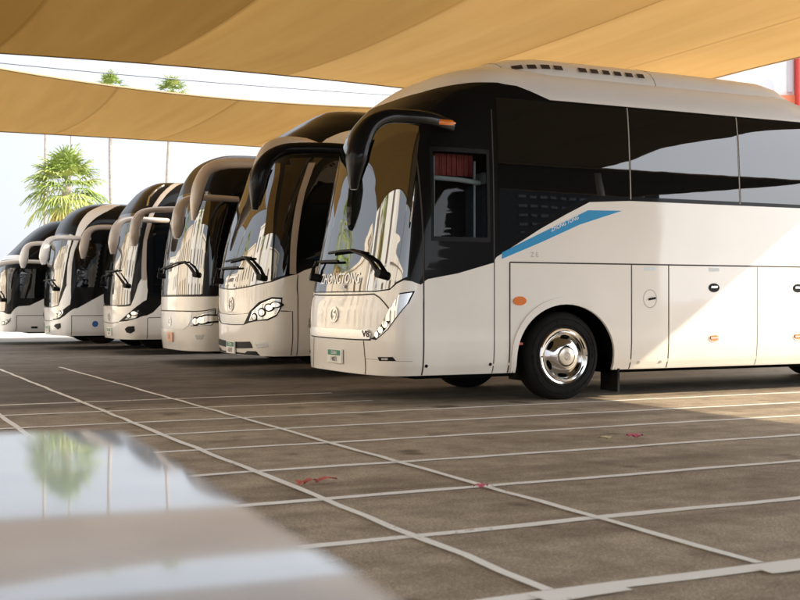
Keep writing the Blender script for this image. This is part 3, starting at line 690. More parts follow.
def coach_e():
    low = [(.158,.972),(.464,1.012),(.53,1.11),(.595,1.219),(.671,1.378),(.733,1.504),(.852,1.504),(.893,1.196),(.877,1.047),(.7,.956),(.442,.84),(.158,.673)]
    low2 = [(.158,.673),(.527,.715),(.7,.785),(1.003,.967),(1.051,1.288)]
    band = [(.727,1.504),(.668,1.951),(.66,2.296),(.67,2.574),(.642,2.877),(.641,3.169),(.72,3.389),(.80,3.55),(.98,3.55),(.953,3.237),(.894,3.067),(.837,2.853),(.796,2.573),(.77,2.295),(.785,1.95),(.852,1.504)]
    gl = [(0,.99),(.158,.992),(.455,1.035),(.50,1.2),(.585,1.493),(.605,2.02),(.615,2.458),(.58,2.65),(0,2.72)]
    hd = [(.233,.71),(.442,.817),(.587,.898),(.682,.933),(.682,.853),(.547,.761),(.352,.712)]
    fg = [(.251,.548),(.35,.597),(.547,.619),(.566,.521),(.436,.472)]
    mr = ([(.75,1.2,2.56),(.30,1.40,2.56),(-.08,1.48,2.54),(-.24,1.52,2.45),(-.30,1.53,2.28),(-.33,1.53,2.10),(-.33,1.53,1.94)], [(.05,.05),(.05,.055),(.06,.055),(.10,.075),(.13,.10),(.13,.10),(.08,.04)])
    wp = [([(.372,1.403),(.168,1.522),(.022,1.598)], [(-.151,1.607),(.019,1.622),(.198,1.615)])]
    root, sh = swept(4.69, 28.6, 'cool white coach with a white arch over its black side, second from the far end', PROF_E, WHITEC, low, low2, band, gl, hd, fg, mr, wp, None)
    seams(root, sh, [[(sh.sx(.33,z),z) for z in (.34,.5,.65,.79)], [(.904,.792),(1.0,.792),(1.05,.792),(1.3,.792),(1.6,.792)], [(.0,.655),(.158,.668)]])
    for q in (1, -1): surf('blue_sticker', sh, ellipse_side(sh, .86, .60, .07, .07) if q > 0 else mir(ellipse_side(sh, .86, .60, .07, .07)), BLUEDOT, root, .004)
    side_panes(root, sh, [(.45,1.35)], 1.45, 2.45); side_panes(root, sh, [(1.4,3.2),(3.23,4.9),(4.93,6.6),(6.63,8.3),(8.33,11)], 2.0, 2.75)
    add_plate(root, sh, 0, .47, .36, .16, ('DUBAI', '10357'))
# ------------------------------------------------------------------ far coach, cut by the left edge
PROF_F = [(.33,.33,-.218,1.22,.4),(.45,.45,-.216,1.26,.42),(.7,.7,-.215,1.275,.42),(1.0,1.0,-.215,1.275,.42),(1.3,1.3,-.215,1.275,.44),(1.8,1.8,-.17,1.272,.48),(2.2,2.2,-.02,1.26,.55),(2.4,2.4,.18,1.25,.6),(2.6,2.6,.37,1.235,.66),(2.8,2.8,.56,1.21,.72),(3.0,3.0,.78,1.17,.78),(3.15,3.14,.98,1.1,.8),(3.3,3.23,1.17,.9,.8),(3.45,3.27,1.38,.5,.6),(3.6,3.28,1.61,.02,.1)]
def coach_f():
    low = [(0,.86),(.438,.842),(.641,.792),(.787,.785),(.93,.93),(1.022,1.009),(1.05,1.176),(1.12,1.6),(1.2,1.85)]
    black = low + [(1.999,1.85),(1.999,2.85),(1.25,2.85),(1.25,3.595),(0,3.595)]
    root, sh, body = make_coach(4.22, 32.5, 'low cool white coach at the far end, cut off by the left edge', PROF_F, 3.2, WHITEC, black)
    surf('windscreen', sh, full([(0,.88),(.43,.862),(.53,.87),(.60,1.15),(.54,1.662),(.29,2.10),(0,2.13)]), GLASS, root, .005, gs=.03, gv=.05)
    patch_pair('quarter_window', root, sh, [(.66,1.03),(.80,1.16),(.80,1.97),(.50,1.972),(.62,1.5)], SGLASS, .004)
    side_panes(root, sh, [(.22,.85)], 1.2, 1.95); side_panes(root, sh, [(.9,2.6),(2.63,4.3),(4.33,6),(6.03,8),(8.03,11)], 1.9, 2.75)
    patch_pair('brow_trim', root, sh, [(.0,2.31),(.4,2.30),(.661,2.293),(.817,2.26),(.83,2.175),(.5,2.18),(.289,2.186),(0,2.19)], WHITEC, .02)
    seams(root, sh, [[(.965,.34),(.965,.5),(.965,.752)], [(.965,.752),(1.05,.752),(1.3,.752),(1.6,.752)]])
    lens_pair(root, sh, [(.35,.60),(.62,.62),(.80,.70),(.78,.60),(.60,.52),(.36,.50)], DARK, [(.5,.56,.04),(.65,.60,.04)])
    for q in (1, -1):
        surf('side_marker', sh, sidepoly(sh, [(.50,.42),(.66,.42),(.66,.47),(.50,.47)]) if q > 0 else mir(sidepoly(sh, [(.50,.42),(.66,.42),(.66,.47),(.50,.47)])), DARK, root, .006)
        add_mirror(root, [(.95,1.22,2.13),(.45,1.38,2.13),(.10,1.48,2.12),(-.30,1.52,2.05),(-.42,1.53,1.90),(-.46,1.53,1.70),(-.47,1.53,1.5)], [(.05,.05),(.05,.05),(.06,.055),(.10,.07),(.13,.10),(.13,.10),(.08,.04)], WHITEC, q)
    add_wiper(root, sh, [(.5,1.15),(.35,1.3),(.2,1.36)], [(-.05,1.33),(.1,1.36),(.3,1.36)])
    add_plate(root, sh, 0, .45, .36, .16, ('DUBAI', '11942'))
coach_b(); coach_c(); coach_d(); coach_e(); coach_f()
# ------------------------------------------------------------------ ground and paint
def asphalt():
    m = bpy.data.materials.new('asphalt'); m.use_nodes = True; nt = m.node_tree; b = nt.nodes['Principled BSDF']; L = nt.links
    tc = nt.nodes.new('ShaderNodeTexCoord')
    def noise(scale, det=5, rough=.55):
        n = nt.nodes.new('ShaderNodeTexNoise'); n.inputs['Scale'].default_value = scale; n.inputs['Detail'].default_value = det; n.inputs['Roughness'].default_value = rough
        L.new(tc.outputs['Object'], n.inputs['Vector']); return n
    def ramp(n, stops):
        r = nt.nodes.new('ShaderNodeValToRGB'); e = r.color_ramp.elements
        e[0].position, e[0].color = stops[0][0], (*stops[0][1], 1); e[1].position, e[1].color = stops[1][0], (*stops[1][1], 1)
        for p, c in stops[2:]:
            q = e.new(p); q.color = (*c, 1)
        L.new(n.outputs['Fac'], r.inputs['Fac']); return r
    def mul(a, b_):
        x = nt.nodes.new('ShaderNodeMix'); x.data_type = 'RGBA'; x.blend_type = 'MULTIPLY'; x.inputs[0].default_value = 1
        L.new(a, x.inputs[6]); L.new(b_, x.inputs[7]); return x.outputs[2]
    big = ramp(noise(.45, 6, .6), [(.30, (.31, .255, .192)), (.70, (.385, .318, .242))])
    stain = ramp(noise(1.3, 4, .5), [(.36, (.80, .78, .76)), (.50, (1, 1, 1))])
    fine = ramp(noise(55, 3, .7), [(.3, (.62, .61, .60)), (.7, (1.36, 1.36, 1.36))])
    grit = ramp(noise(170, 2, .6), [(.52, (1, 1, 1)), (.68, (2.3, 2.25, 2.15))])
    # tyre traces running along the bays, blotches, and the shade under the coaches painted in as darker bays
    mp = nt.nodes.new('ShaderNodeMapping'); mp.inputs['Scale'].default_value = (.10, 1.5, 1); L.new(tc.outputs['Object'], mp.inputs['Vector'])
    tr = noise(1.2, 4, .6); L.new(mp.outputs[0], tr.inputs['Vector']); trr = ramp(tr, [(.38, (.74, .72, .71)), (.56, (1.04, 1.04, 1.04))])
    bl = ramp(noise(4.2, 5, .65), [(.30, (.70, .69, .68)), (.62, (1.08, 1.08, 1.08))])
    oil = ramp(noise(2.1, 2, .4), [(.24, (.45, .43, .42)), (.33, (1, 1, 1))])
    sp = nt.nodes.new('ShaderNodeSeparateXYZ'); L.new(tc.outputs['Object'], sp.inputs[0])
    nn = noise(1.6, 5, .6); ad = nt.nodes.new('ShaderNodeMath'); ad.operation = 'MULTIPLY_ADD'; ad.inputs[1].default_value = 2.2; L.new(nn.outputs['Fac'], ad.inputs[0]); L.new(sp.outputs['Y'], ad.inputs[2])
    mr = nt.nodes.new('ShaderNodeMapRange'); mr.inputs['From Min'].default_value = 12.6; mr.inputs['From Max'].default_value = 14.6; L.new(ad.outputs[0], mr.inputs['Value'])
    bay_shade = nt.nodes.new('ShaderNodeMix'); bay_shade.data_type = 'RGBA'; L.new(mr.outputs['Result'], bay_shade.inputs[0]); bay_shade.inputs[6].default_value = (1,1,1,1); bay_shade.inputs[7].default_value = (.40,.42,.46,1)
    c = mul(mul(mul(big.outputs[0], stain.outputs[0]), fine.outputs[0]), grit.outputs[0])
    c = mul(mul(mul(mul(c, trr.outputs[0]), bl.outputs[0]), oil.outputs[0]), bay_shade.outputs[2])
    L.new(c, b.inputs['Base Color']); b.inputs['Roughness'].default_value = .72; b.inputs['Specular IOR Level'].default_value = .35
    n = noise(90, 4, .7); bp = nt.nodes.new('ShaderNodeBump'); bp.inputs['Strength'].default_value = .55; bp.inputs['Distance'].default_value = .008
    L.new(n.outputs['Fac'], bp.inputs['Height']); L.new(bp.outputs['Normal'], b.inputs['Normal'])
    return m
ASPH = asphalt()
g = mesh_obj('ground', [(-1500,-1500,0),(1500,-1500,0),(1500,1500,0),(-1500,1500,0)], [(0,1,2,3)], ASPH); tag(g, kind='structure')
def worn_paint():
    m = bpy.data.materials.new('worn_line_paint'); m.use_nodes = True; nt = m.node_tree; b = nt.nodes['Principled BSDF']; L = nt.links
    tc = nt.nodes.new('ShaderNodeTexCoord')
    n = nt.nodes.new('ShaderNodeTexNoise'); n.inputs['Scale'].default_value = 26; n.inputs['Detail'].default_value = 6; n.inputs['Roughness'].default_value = .7
    n2 = nt.nodes.new('ShaderNodeTexNoise'); n2.inputs['Scale'].default_value = 1.1; n2.inputs['Detail'].default_value = 3
    for q in (n, n2): L.new(tc.outputs['Object'], q.inputs['Vector'])
    a = nt.nodes.new('ShaderNodeMath'); a.operation = 'MULTIPLY_ADD'; a.inputs[1].default_value = .55; L.new(n2.outputs['Fac'], a.inputs[0]); L.new(n.outputs['Fac'], a.inputs[2])
    r = nt.nodes.new('ShaderNodeValToRGB'); e = r.color_ramp.elements
    e[0].position = .555; e[0].color = (.36, .30, .235, 1); e[1].position = .63; e[1].color = (.93, .91, .86, 1)
    L.new(a.outputs[0], r.inputs['Fac']); L.new(r.outputs[0], b.inputs['Base Color']); b.inputs['Roughness'].default_value = .7
    return m
PAINT = worn_paint()
mb = MB()
def pline(x0, y0, x1, y1, w, z=.004, wob=.012):
    n = max(2, int(math.hypot(x1-x0, y1-y0) / .35)); d = Vector((x1-x0, y1-y0, 0)).normalized(); nrm = Vector((-d.y, d.x, 0)); vs = []
    for i in range(n+1):
        t = i/n; j = random.uniform(-wob, wob); w2 = w * random.uniform(.86, 1.1)
        c = Vector((x0 + (x1-x0)*t, y0 + (y1-y0)*t, z)) + nrm * j
        vs += [c + nrm*w2/2, c - nrm*w2/2]
    mb.add(vs, [(2*i, 2*i+1, 2*i+3, 2*i+2) for i in range(n)])
for k, y in enumerate((3.86, 5.10, 6.28, 7.48, 8.74, 9.84, 10.92, 12.2, 13.4)):
    x1 = 26 if k < 7 else 5.6
    pline(-4.5 if k else 2.2, y + (.05 if k > 4 else 0), x1, y - .02, .085 if k else .11)
for k, x in enumerate((-.6, .45, 1.54, 2.565, 3.65)): pline(x, 3.9 if x > 1.6 else 4.6, x + (.0 if k < 4 else -.08), 20.5, .055, .008)
pline(3.55, 3.76, 6.0, 3.70, .12, .0085); pline(2.45, 3.80, 2.85, 3.83, .16, .0085)
tag(mb.build('parking_lines', PAINT), kind='structure')
# pale dusty strip beyond the last coach
mb = MB(); mb.add([(-60,37,.004),(60,37,.004),(60,70,.004),(-60,70,.004)], [(0,1,2,3)])
tag(mb.build('path', mat('pale_concrete', (.42, .39, .34), .85, noise=(.8, .15))), kind='structure')

# ------------------------------------------------------------------ shade sails
def fabric(name='shade_fabric', c0=(.39,.232,.082), c1=(.46,.285,.110), T=.38):
    m = bpy.data.materials.new(name); m.use_nodes = True; nt = m.node_tree; L = nt.links
    nt.nodes.remove(nt.nodes['Principled BSDF'])
    tc = nt.nodes.new('ShaderNodeTexCoord'); mp = nt.nodes.new('ShaderNodeMapping'); mp.inputs['Scale'].default_value = (1.6, .12, 1)
    L.new(tc.outputs['Object'], mp.inputs['Vector'])
    n = nt.nodes.new('ShaderNodeTexNoise'); n.inputs['Scale'].default_value = 1.6; n.inputs['Detail'].default_value = 7; n.inputs['Roughness'].default_value = .6; L.new(mp.outputs[0], n.inputs['Vector'])
    r = nt.nodes.new('ShaderNodeValToRGB'); e = r.color_ramp.elements; e[0].position = .28; e[0].color = (*c0, 1); e[1].position = .75; e[1].color = (*c1, 1)
    L.new(n.outputs['Fac'], r.inputs['Fac'])
    at = nt.nodes.new('ShaderNodeAttribute'); at.attribute_name = 'seam'
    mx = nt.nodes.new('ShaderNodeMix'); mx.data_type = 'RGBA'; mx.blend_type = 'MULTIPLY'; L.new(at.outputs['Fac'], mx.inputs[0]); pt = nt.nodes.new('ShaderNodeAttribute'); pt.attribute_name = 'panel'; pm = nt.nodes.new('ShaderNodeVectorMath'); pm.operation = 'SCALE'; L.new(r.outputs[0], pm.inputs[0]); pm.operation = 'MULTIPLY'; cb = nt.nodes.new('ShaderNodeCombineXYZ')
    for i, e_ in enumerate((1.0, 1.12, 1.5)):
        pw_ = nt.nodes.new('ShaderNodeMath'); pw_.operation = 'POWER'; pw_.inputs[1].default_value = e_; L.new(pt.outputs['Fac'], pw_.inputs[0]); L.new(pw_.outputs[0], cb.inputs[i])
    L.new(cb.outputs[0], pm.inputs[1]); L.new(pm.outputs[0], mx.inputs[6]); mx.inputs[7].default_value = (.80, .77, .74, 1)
    d = nt.nodes.new('ShaderNodeBsdfDiffuse'); t = nt.nodes.new('ShaderNodeBsdfTranslucent'); x = nt.nodes.new('ShaderNodeMixShader'); x.inputs[0].default_value = T
    L.new(mx.outputs[2], d.inputs[0]); L.new(mx.outputs[2], t.inputs[0]); L.new(d.outputs[0], x.inputs[1]); L.new(t.outputs[0], x.inputs[2]); L.new(x.outputs[0], nt.nodes['Material Output'].inputs[0])
    return m
FABRIC = fabric()
DIMFAB = fabric('reflection_dim_fabric', (.075,.052,.027), (.10,.07,.036), .22)  # sail cloth darkened so it reflects dimly in the coach windows
DARKFAB = fabric('dark_reflection_fabric', (.03,.024,.018), (.05,.04,.03), .15)  # nearly black cloth, picked to blacken the side window reflections
ROPE = mat('edge_rope', (.30, .21, .11), .8)
STEEL = mat('painted_steel', (.45, .44, .42), .45, metal=.3, noise=(3, .1))
CABLE = mat('cable_steel', (.25, .25, .26), .4, metal=.6)
TINT = {-4: .4, -3: .36, -2: .36, -1: .44, 0: .66, 1: .84, 2: .95}       # sun glow fading towards the open side, painted into the panel colours
def sail(label, x0, x1, y0, y1, near, far, left, right, z=5.5, sag=.22, pw=2.7, seam0=5.3, lift=0, fab=None, tinted=False):
    """fabric stretched between four corners; near/far/left/right = how deep each edge curves in"""
    root = empty('shade_sail', ((x0+x1)/2, (y0+y1)/2, z)); tag(root, label, 'shade sail', 'fabric shade sails over the parking bays')
    cx, cy = (x0+x1)/2, (y0+y1)/2
    us = []; x = x0
    xs = sorted({round(x0 + (x1-x0)*i/64, 4) for i in range(65)} | {round(s + d, 4) for k in range(-12, 12) for s in [seam0 + pw*k] for d in (-.014, .014, -.05, .05) if x0 < s + d < x1})
    ny = 28; vs = []; seam = []
    for x in xs:
        a = (x - x0) / (x1 - x0); pa = 4*a*(1-a)
        ylo = y0 + near * pa; yhi = y1 - far * pa
        for j in range(ny + 1):
            b = j/ny; pb = 4*b*(1-b)
            xx = x + (left * (1-a)**3 - right * a**3) * pb
            ph = (x - seam0) / pw; ripple = .016 * math.cos(2*PI*ph) * pb + .012 * math.sin(9*PI*ph + 3*b) * pb
            zz = -sag * pa * pb + ripple + lift * (2*b - 1) * 0
            yy = ylo + (yhi - ylo)*b
            vs.append((xx - cx, yy - cy, zz))
            k = round((x - seam0) / pw); seam.append(1.0 if abs(x - (seam0 + pw*k)) < .02 else 0.0)
    fs = []; m = ny + 1
    for i in range(len(xs) - 1):
        for j in range(ny): fs.append((i*m+j, (i+1)*m+j, (i+1)*m+j+1, i*m+j+1))
    o = mesh_obj('fabric', vs, fs, fab or FABRIC, root, True)
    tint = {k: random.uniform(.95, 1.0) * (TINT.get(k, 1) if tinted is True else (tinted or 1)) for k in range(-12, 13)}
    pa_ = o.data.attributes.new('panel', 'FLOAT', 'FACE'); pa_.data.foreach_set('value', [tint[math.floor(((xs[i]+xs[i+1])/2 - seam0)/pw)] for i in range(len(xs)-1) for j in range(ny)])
    at = o.data.attributes.new('seam', 'FLOAT', 'POINT'); at.data.foreach_set('value', seam)
    for idx in ([i*m for i in range(len(xs))], [i*m + ny for i in range(len(xs))], list(range(m)), [(len(xs)-1)*m + j for j in range(m)]):
        mb = MB(); mb.tube([vs[i] for i in idx], .022, 6); mb.build('edge_rope', ROPE, root, True)
    return root
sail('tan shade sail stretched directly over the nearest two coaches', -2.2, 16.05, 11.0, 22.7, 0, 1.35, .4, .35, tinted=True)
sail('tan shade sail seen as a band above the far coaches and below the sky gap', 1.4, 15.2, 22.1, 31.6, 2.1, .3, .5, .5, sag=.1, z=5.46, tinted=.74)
sail('unseen shade sail over the empty bays beside the camera, darkened for window reflections', -2.2, 16.05, .2, 11.3, 0, 0, .4, 0, fab=DIMFAB, z=5.42)
sail('unseen dark sail added behind the camera to darken the side window reflections', -2.2, 22.6, -6.8, .6, .9, 0, .4, .3, fab=DARKFAB, z=5.36)  # out of view, shaped for what the side windows reflect
def post(x, y, label, h=5.75, z0=0):
    r = empty('sail_mast', (x, y, 0)); tag(r, label, 'mast', 'steel masts of the shade sails')
    mb = MB(); mb.tube([(0,0,0),(0,0,h)], .085, 16); mb.build('pole', STEEL, r, True, 40)
    mb = MB(); mb.box((0,0,.012), (.4,.4,.024), bev=.004); mb.build('base_plate', STEEL, r)
    mb = MB(); mb.tube([(0,0,h),(0,0,h+.05)], .10, 16); mb.build('mast_cap', STEEL, r, True, 40)
for x, y, l in ((16.3,22.35,'steel mast at the sky gap behind the nearest coach'),(15.5,31.9,'steel mast at the far edge of the band of shade sail'),(16.3,11,'steel mast beside the rear of the nearest coach'),(16.3,0,'steel mast at the sunny edge of the empty bays'),(-2.4,22.3,'steel mast at the sky gap on the open side'),(1.3,31.9,'steel mast at the far corner beside the last coach'),(-2.4,10.95,'steel mast midway along the open side'),(-2.4,0,'steel mast on the open side behind the camera'),(-2.4,-7.0,'steel mast at the rear corner of the open side'),(22.9,-7.0,'steel mast at the rear corner away from the coaches')):
    post(x, y, l)
mb = MB(); mb.tube([(-2.4 + 18.7*k/20, 22.25 - .35*(k/20 - .3), 5.62 - .22*4*(k/20)*(1-k/20)) for k in range(21)], .011, 6)
tag(mb.build('sail_cable', CABLE, None, True), 'thin steel cable running through the sky gap between the two shade sails', 'cable')

# ------------------------------------------------------------------ stone ledge in front of the camera
def ledge():
    r = empty('stone_ledge', (-.1, -.2, 0)); tag(r, 'low wall with a polished pale grey stone cap, out of focus in the foreground', 'stone ledge')
    m = bpy.data.materials.new('polished_stone'); m.use_nodes = True; nt = m.node_tree; b = nt.nodes['Principled BSDF']; L = nt.links
    tc = nt.nodes.new('ShaderNodeTexCoord'); n = nt.nodes.new('ShaderNodeTexNoise'); n.inputs['Scale'].default_value = 9; n.inputs['Detail'].default_value = 8; L.new(tc.outputs['Object'], n.inputs['Vector'])
    c = nt.nodes.new('ShaderNodeValToRGB'); c.color_ramp.elements[0].position = .3; c.color_ramp.elements[0].color = (.46,.495,.54,1); c.color_ramp.elements[1].position = .7; c.color_ramp.elements[1].color = (.60,.635,.68,1)
    L.new(n.outputs['Fac'], c.inputs['Fac']); L.new(c.outputs[0], b.inputs['Base Color']); b.inputs['Roughness'].default_value = .045; b.inputs['IOR'].default_value = 1.33
    n2 = nt.nodes.new('ShaderNodeTexNoise'); n2.inputs['Scale'].default_value = 6; n2.inputs['Detail'].default_value = 4; L.new(tc.outputs['Object'], n2.inputs['Vector'])
    bp = nt.nodes.new('ShaderNodeBump'); bp.inputs['Strength'].default_value = .004; bp.inputs['Distance'].default_value = .01; L.new(n2.outputs['Fac'], bp.inputs['Height']); L.new(bp.outputs['Normal'], b.inputs['Normal']); L.new(bp.outputs['Normal'], b.inputs['Coat Normal'])
    # rounded rectangle, x -1.0..0.355, y -2..1.53, top falls about one degree away from the camera
    x0, x1, y0, y1, R = -1.05, .355, -2.0, 1.53, .07; ph = math.radians(-4.9); C0, S0 = math.cos(ph), math.sin(ph)
    out = []
    for cx, cy, a0 in ((x1-R, y1-R, 0), (x0+R, y1-R, 90), (x0+R, y0+R, 180), (x1-R, y0+R, 270)):
        for k in range(9): a = math.radians(a0 + 90*k/8); u, q = cx + R*math.cos(a) - x1, cy + R*math.sin(a) - y1; out.append((x1 + u*C0 - q*S0, y1 + u*S0 + q*C0))
    def top(x, y): return 1.15 - .142 - .0168 * (.439*x + .898*y)
    loops = []
    for ins, dz in ((.0, -.045), (0, -.010), (.010, 0)):
        loop = []
        for x, y in out:
            mx, my = x1 + (x0-x1)/2*C0 - (y0-y1)/2*S0, y1 + (x0-x1)/2*S0 + (y0-y1)/2*C0; sx = 1 - ins/((x1-x0)/2); sy = 1 - ins/((y1-y0)/2)
            X, Y = mx + (x-mx)*sx, my + (y-my)*sy; loop.append((X + .1, Y + .2, top(X, Y) + dz))
        loops.append(loop)
    vs = [p for l in loops for p in l]; k = len(out); fs = []
    for i in range(len(loops)-1):
        for j in range(k): fs.append((i*k+j, i*k+(j+1)%k, (i+1)*k+(j+1)%k, (i+1)*k+j))
    fs += [tuple((len(loops)-1)*k + j for j in range(k)), tuple(range(k))[::-1]]
    mb = MB(); mb.add(vs, fs); mb.build('stone_cap', m, r)
    mb = MB(); mb.box((-.345-.16+.1, -.235+.02+.2, .46), (1.22, 3.30, .92), rot=Matrix.Rotation(ph, 3, 'Z'), bev=.01); mb.build('wall', mat('rendered_wall', (.42,.39,.35), .85, noise=(6,.12)), r)
ledge()

# ------------------------------------------------------------------ fallen petals
def petal(x, y, label, c, parts):
    r = empty('fallen_petal', (x, y, .004)); tag(r, label, 'petal')
    m = mat('petal', c, .6, noise=(40, .25))
    mb = MB()
    for (dx, dy, a, ln, w) in parts:
        vs = []
        for i in range(7):
            t = i/6; ww = w*math.sin(PI*min(.97, t*.9+.08)); z = .006 + .016*math.sin(PI*t) + .008*t
            for q in (-1, 0, 1): vs.append((dx + math.cos(a)*ln*t - math.sin(a)*ww*q, dy + math.sin(a)*ln*t + math.cos(a)*ww*q, z + .008*abs(q)))
        mb.add(vs, [(3*i+j, 3*i+j+1, 3*i+j+4, 3*i+j+3) for i in range(6) for j in (0,1)])
    mb.build('petal_leaf', m, r, True)
petal(2.74, 6.78, 'crumpled red dry leaf lying near the crossing of two painted lines', (.52,.12,.10), [(-.09,-.01,.5,.12,.03),(.0,.02,.2,.16,.035),(-.13,-.03,1.0,.08,.03)])
petal(6.02, 7.88, 'bright pink blossom on the asphalt nearest the sunlit patch', (.70,.14,.28), [(0,0,.2,.09,.042),(0,.01,1.9,.08,.04),(.02,0,4.0,.08,.04),(0,0,3.1,.07,.03)])
petal(5.72, 7.86, 'small pale yellowish petal on the asphalt left of the pink blossom', (.68,.60,.36), [(0,0,.6,.08,.032),(0,0,2.4,.07,.03),(0,0,4.4,.06,.03)])
petal(3.55, 6.15, 'small pink petal beside the painted line in the middle of the bays', (.66,.14,.22), [(0,0,.3,.06,.026),(0,0,2.2,.05,.024)])

# ------------------------------------------------------------------ palms
TRUNK = mat('palm_trunk', (.36,.31,.27), .9, noise=(5,.3))
FROND = mat('palm_frond', (.20,.27,.055), .6, noise=(1.2,.45))
FROND2 = mat('young_palm_frond', (.34,.38,.10), .6, noise=(1.2,.4))
DEADF = mat('dry_palm_frond', (.55,.39,.15), .8, noise=(2,.35))
def fan_leaf(mb, base, az, el, pet, size, droop, mi=0, seg=13):
    """one fan leaf: petiole then a folded fan of drooping blades"""
    h = Vector((math.cos(az), math.sin(az), 0)); d = (h*math.cos(el) + Vector((0,0,math.sin(el)))).normalized()
    side = Vector((-math.sin(az), math.cos(az), 0)); up = side.cross(d) * -1
    if up.z < 0: up = -up
    tip = base + d*pet + Vector((0,0,-droop*pet*.25))
    mb.add([base + side*.02, base - side*.02, tip - side*.015, tip + side*.015], [(0,1,2,3)], mi)
    for k in range(seg):
        a = (k/(seg-1) - .5) * 2 * math.radians(82); L = size * (1 - .25*abs(a)) * random.uniform(.85, 1.1)
        e = (d*math.cos(a) + side*math.sin(a)).normalized(); p = e.cross(up).normalized()
        w = size*.055; pts = []
        for t in (0, .4, .75, 1.0):
            c = tip + e*L*t + up*.06*size*math.sin(PI*t) + Vector((0,0,-droop*L*(.15*t + .75*max(0, t-.45)**1.5 * 1.6)))
            ww = w*(.25 + 1.1*t) if t < .5 else w*(1.0 - t)*1.7 + .002
            fold = up*.02*size*(1 if k % 2 else -1)
            pts += [c + p*ww + fold*t, c - p*ww - fold*t]
        mb.add(pts, [(0,1,3,2),(2,3,5,4),(4,5,7,6)], mi)
def palm(x, y, h, label, crown, bend=(0,0), leaves=46, size=.95, pet=.9, skirt=0, r=.19, seed=1):
    random.seed(seed); root = empty('palm_tree', (x, y, 0)); tag(root, label, 'palm tree')
    n = 16; pts = []; rad = []
    for i in range(n+1):
        t = i/n; pts.append((bend[0]*(t*t - .0) + bend[1]*math.sin(PI*t), 0, h*t)); rad.append((r*(1.25 - .45*t + .25*max(0, .12-t)*8),)*2)
    ca, sa = .898, -.439
    pts = [(p[0]*ca, p[0]*sa, p[2]) for p in pts]
    mb = MB(); mb.tube(pts, rad, 12)
    for i in range(int(h*3)):
        pass
    mb.build('trunk', TRUNK, root, True, 60)
    top = Vector(pts[-1]); mb = MB()
    for k in range(leaves):
        az = 2*PI*(k*.618034) + random.uniform(-.2,.2); f = k/leaves
        el = math.radians(88 - 120*f**.9 + random.uniform(-10,10))
        fan_leaf(mb, top + Vector((0,0,.25 - .5*f)), az, el, pet*random.uniform(.85,1.15), size*random.uniform(.85,1.15), .35 + .55*f, 1 if random.random() < .45 else 0)
    mb.build('crown', [FROND, FROND2], root)
    if skirt:
        mb = MB()
        for k in range(skirt):
            az = random.uniform(0, 2*PI); el = math.radians(random.uniform(-88,-50))
            fan_leaf(mb, top + Vector((0,0,-.35 - random.uniform(0, 1.1))), az, el, pet*random.uniform(.5,.85), size*random.uniform(.7,1.05), .5, 0, 9)
        mb.build('dry_fronds', DEADF, root)
    return root
palm(10.98, 61.3, 6.95, 'short bushy fan palm with a full green crown and dry yellow skirt', 0, leaves=84, size=1.12, pet=1.12, skirt=70, r=.26, seed=3)
palm(20.4, 91.3, 17.4, 'tall palm with a thin trunk bending left, top in the sky gap', 0, bend=(-.7,-.45), leaves=44, size=.85, pet=.8, skirt=22, r=.15, seed=5)
palm(23.8, 90.2, 17.2, 'tall palm with a nearly straight thin trunk, right of the bending palm', 0, bend=(.45,-.1), leaves=44, size=.85, pet=.8, skirt=22, r=.15, seed=8)
palm(16.7, 103, 18.6, 'tall palm trunk behind the left side of the bushy fan palm', 0, bend=(.1,0), leaves=36, size=.9, pet=.8, skirt=16, r=.13, seed=11)
palm(21.5, 118, 20.6, 'faint distant palm trunk above the middle of the bushy fan palm', 0, bend=(.2,0), leaves=30, size=.9, pet=.8, skirt=12, r=.10, seed=13)
# palms and buildings on the open side, mirrored in the windscreens
for i, (x, y, h, l) in enumerate(((-13,62,12,'fan palm on the open side in front of the long cream building'),(-12,30,10,'fan palm on the open side level with the last coach'))):
    palm(x, y, h, l, 0, leaves=34, size=1.2, pet=1.1, skirt=14, r=.22, seed=20+i)
def building(x, y, w, d, h, label, wall, wins=True, rows=2, rz=0, face='x'):
    r = empty('building', (x, y, 0), rz); tag(r, label, 'building')
    mb = MB(); mb.box((0,0,h/2), (d, w, h)); mb.box((0,0,h+.15), (d+.3, w+.3, .3)); mb.build('wall', wall, r)
    if wins:
        n = max(2, int(w/6.5))
        for row in range(rows):
            for k in range(n):
                yy = -w/2 + (k+.5)*w/n; zz = .3 + (row+.45)*(h-1)/rows
                mb = MB(); mb.box((d/2+.03, yy, zz + .4), (.06, 2.3, (h-1)/rows*.62)); f = mb.build('window', WFRAME, r)
                mb = MB(); mb.box((d/2+.065, yy, zz + .4), (.02, 2.0, (h-1)/rows*.62 - .3)); mb.build('pane', WGLASS, f)
    return r
WFRAME = mat('window_frame_paint', (.5,.45,.38), .6); WGLASS = mat('building_glass', (.14,.10,.07), .08, ior=1.6)
CREAM2 = mat('pale_cream_render', (.80,.76,.70), .85, noise=(.5,.1)); CREAM3 = mat('sand_render', (.72,.62,.49), .85, noise=(.5,.1))
CREAM = mat('cream_render', (.78,.71,.60), .85, noise=(.5,.1)); PALE = mat('pale_grey_render', (.55,.55,.55), .85, noise=(.4,.08)); WHITEW = mat('white_render', (.80,.80,.80), .8, noise=(.4,.05))
building(-19, 10, 20, 8, 9, 'low cream building on the open side nearest the camera', CREAM, rows=2)
building(-21, 33, 22, 8, 13.5, 'tall cream three storey building on the open side', CREAM2, rows=3)
building(-20, 63, 34, 8, 11, 'long sand coloured building on the open side beyond the tall one', CREAM3, rows=2)
building(-24, 100, 40, 10, 11, 'taller cream building beyond the long one on the open side', CREAM, rows=3)
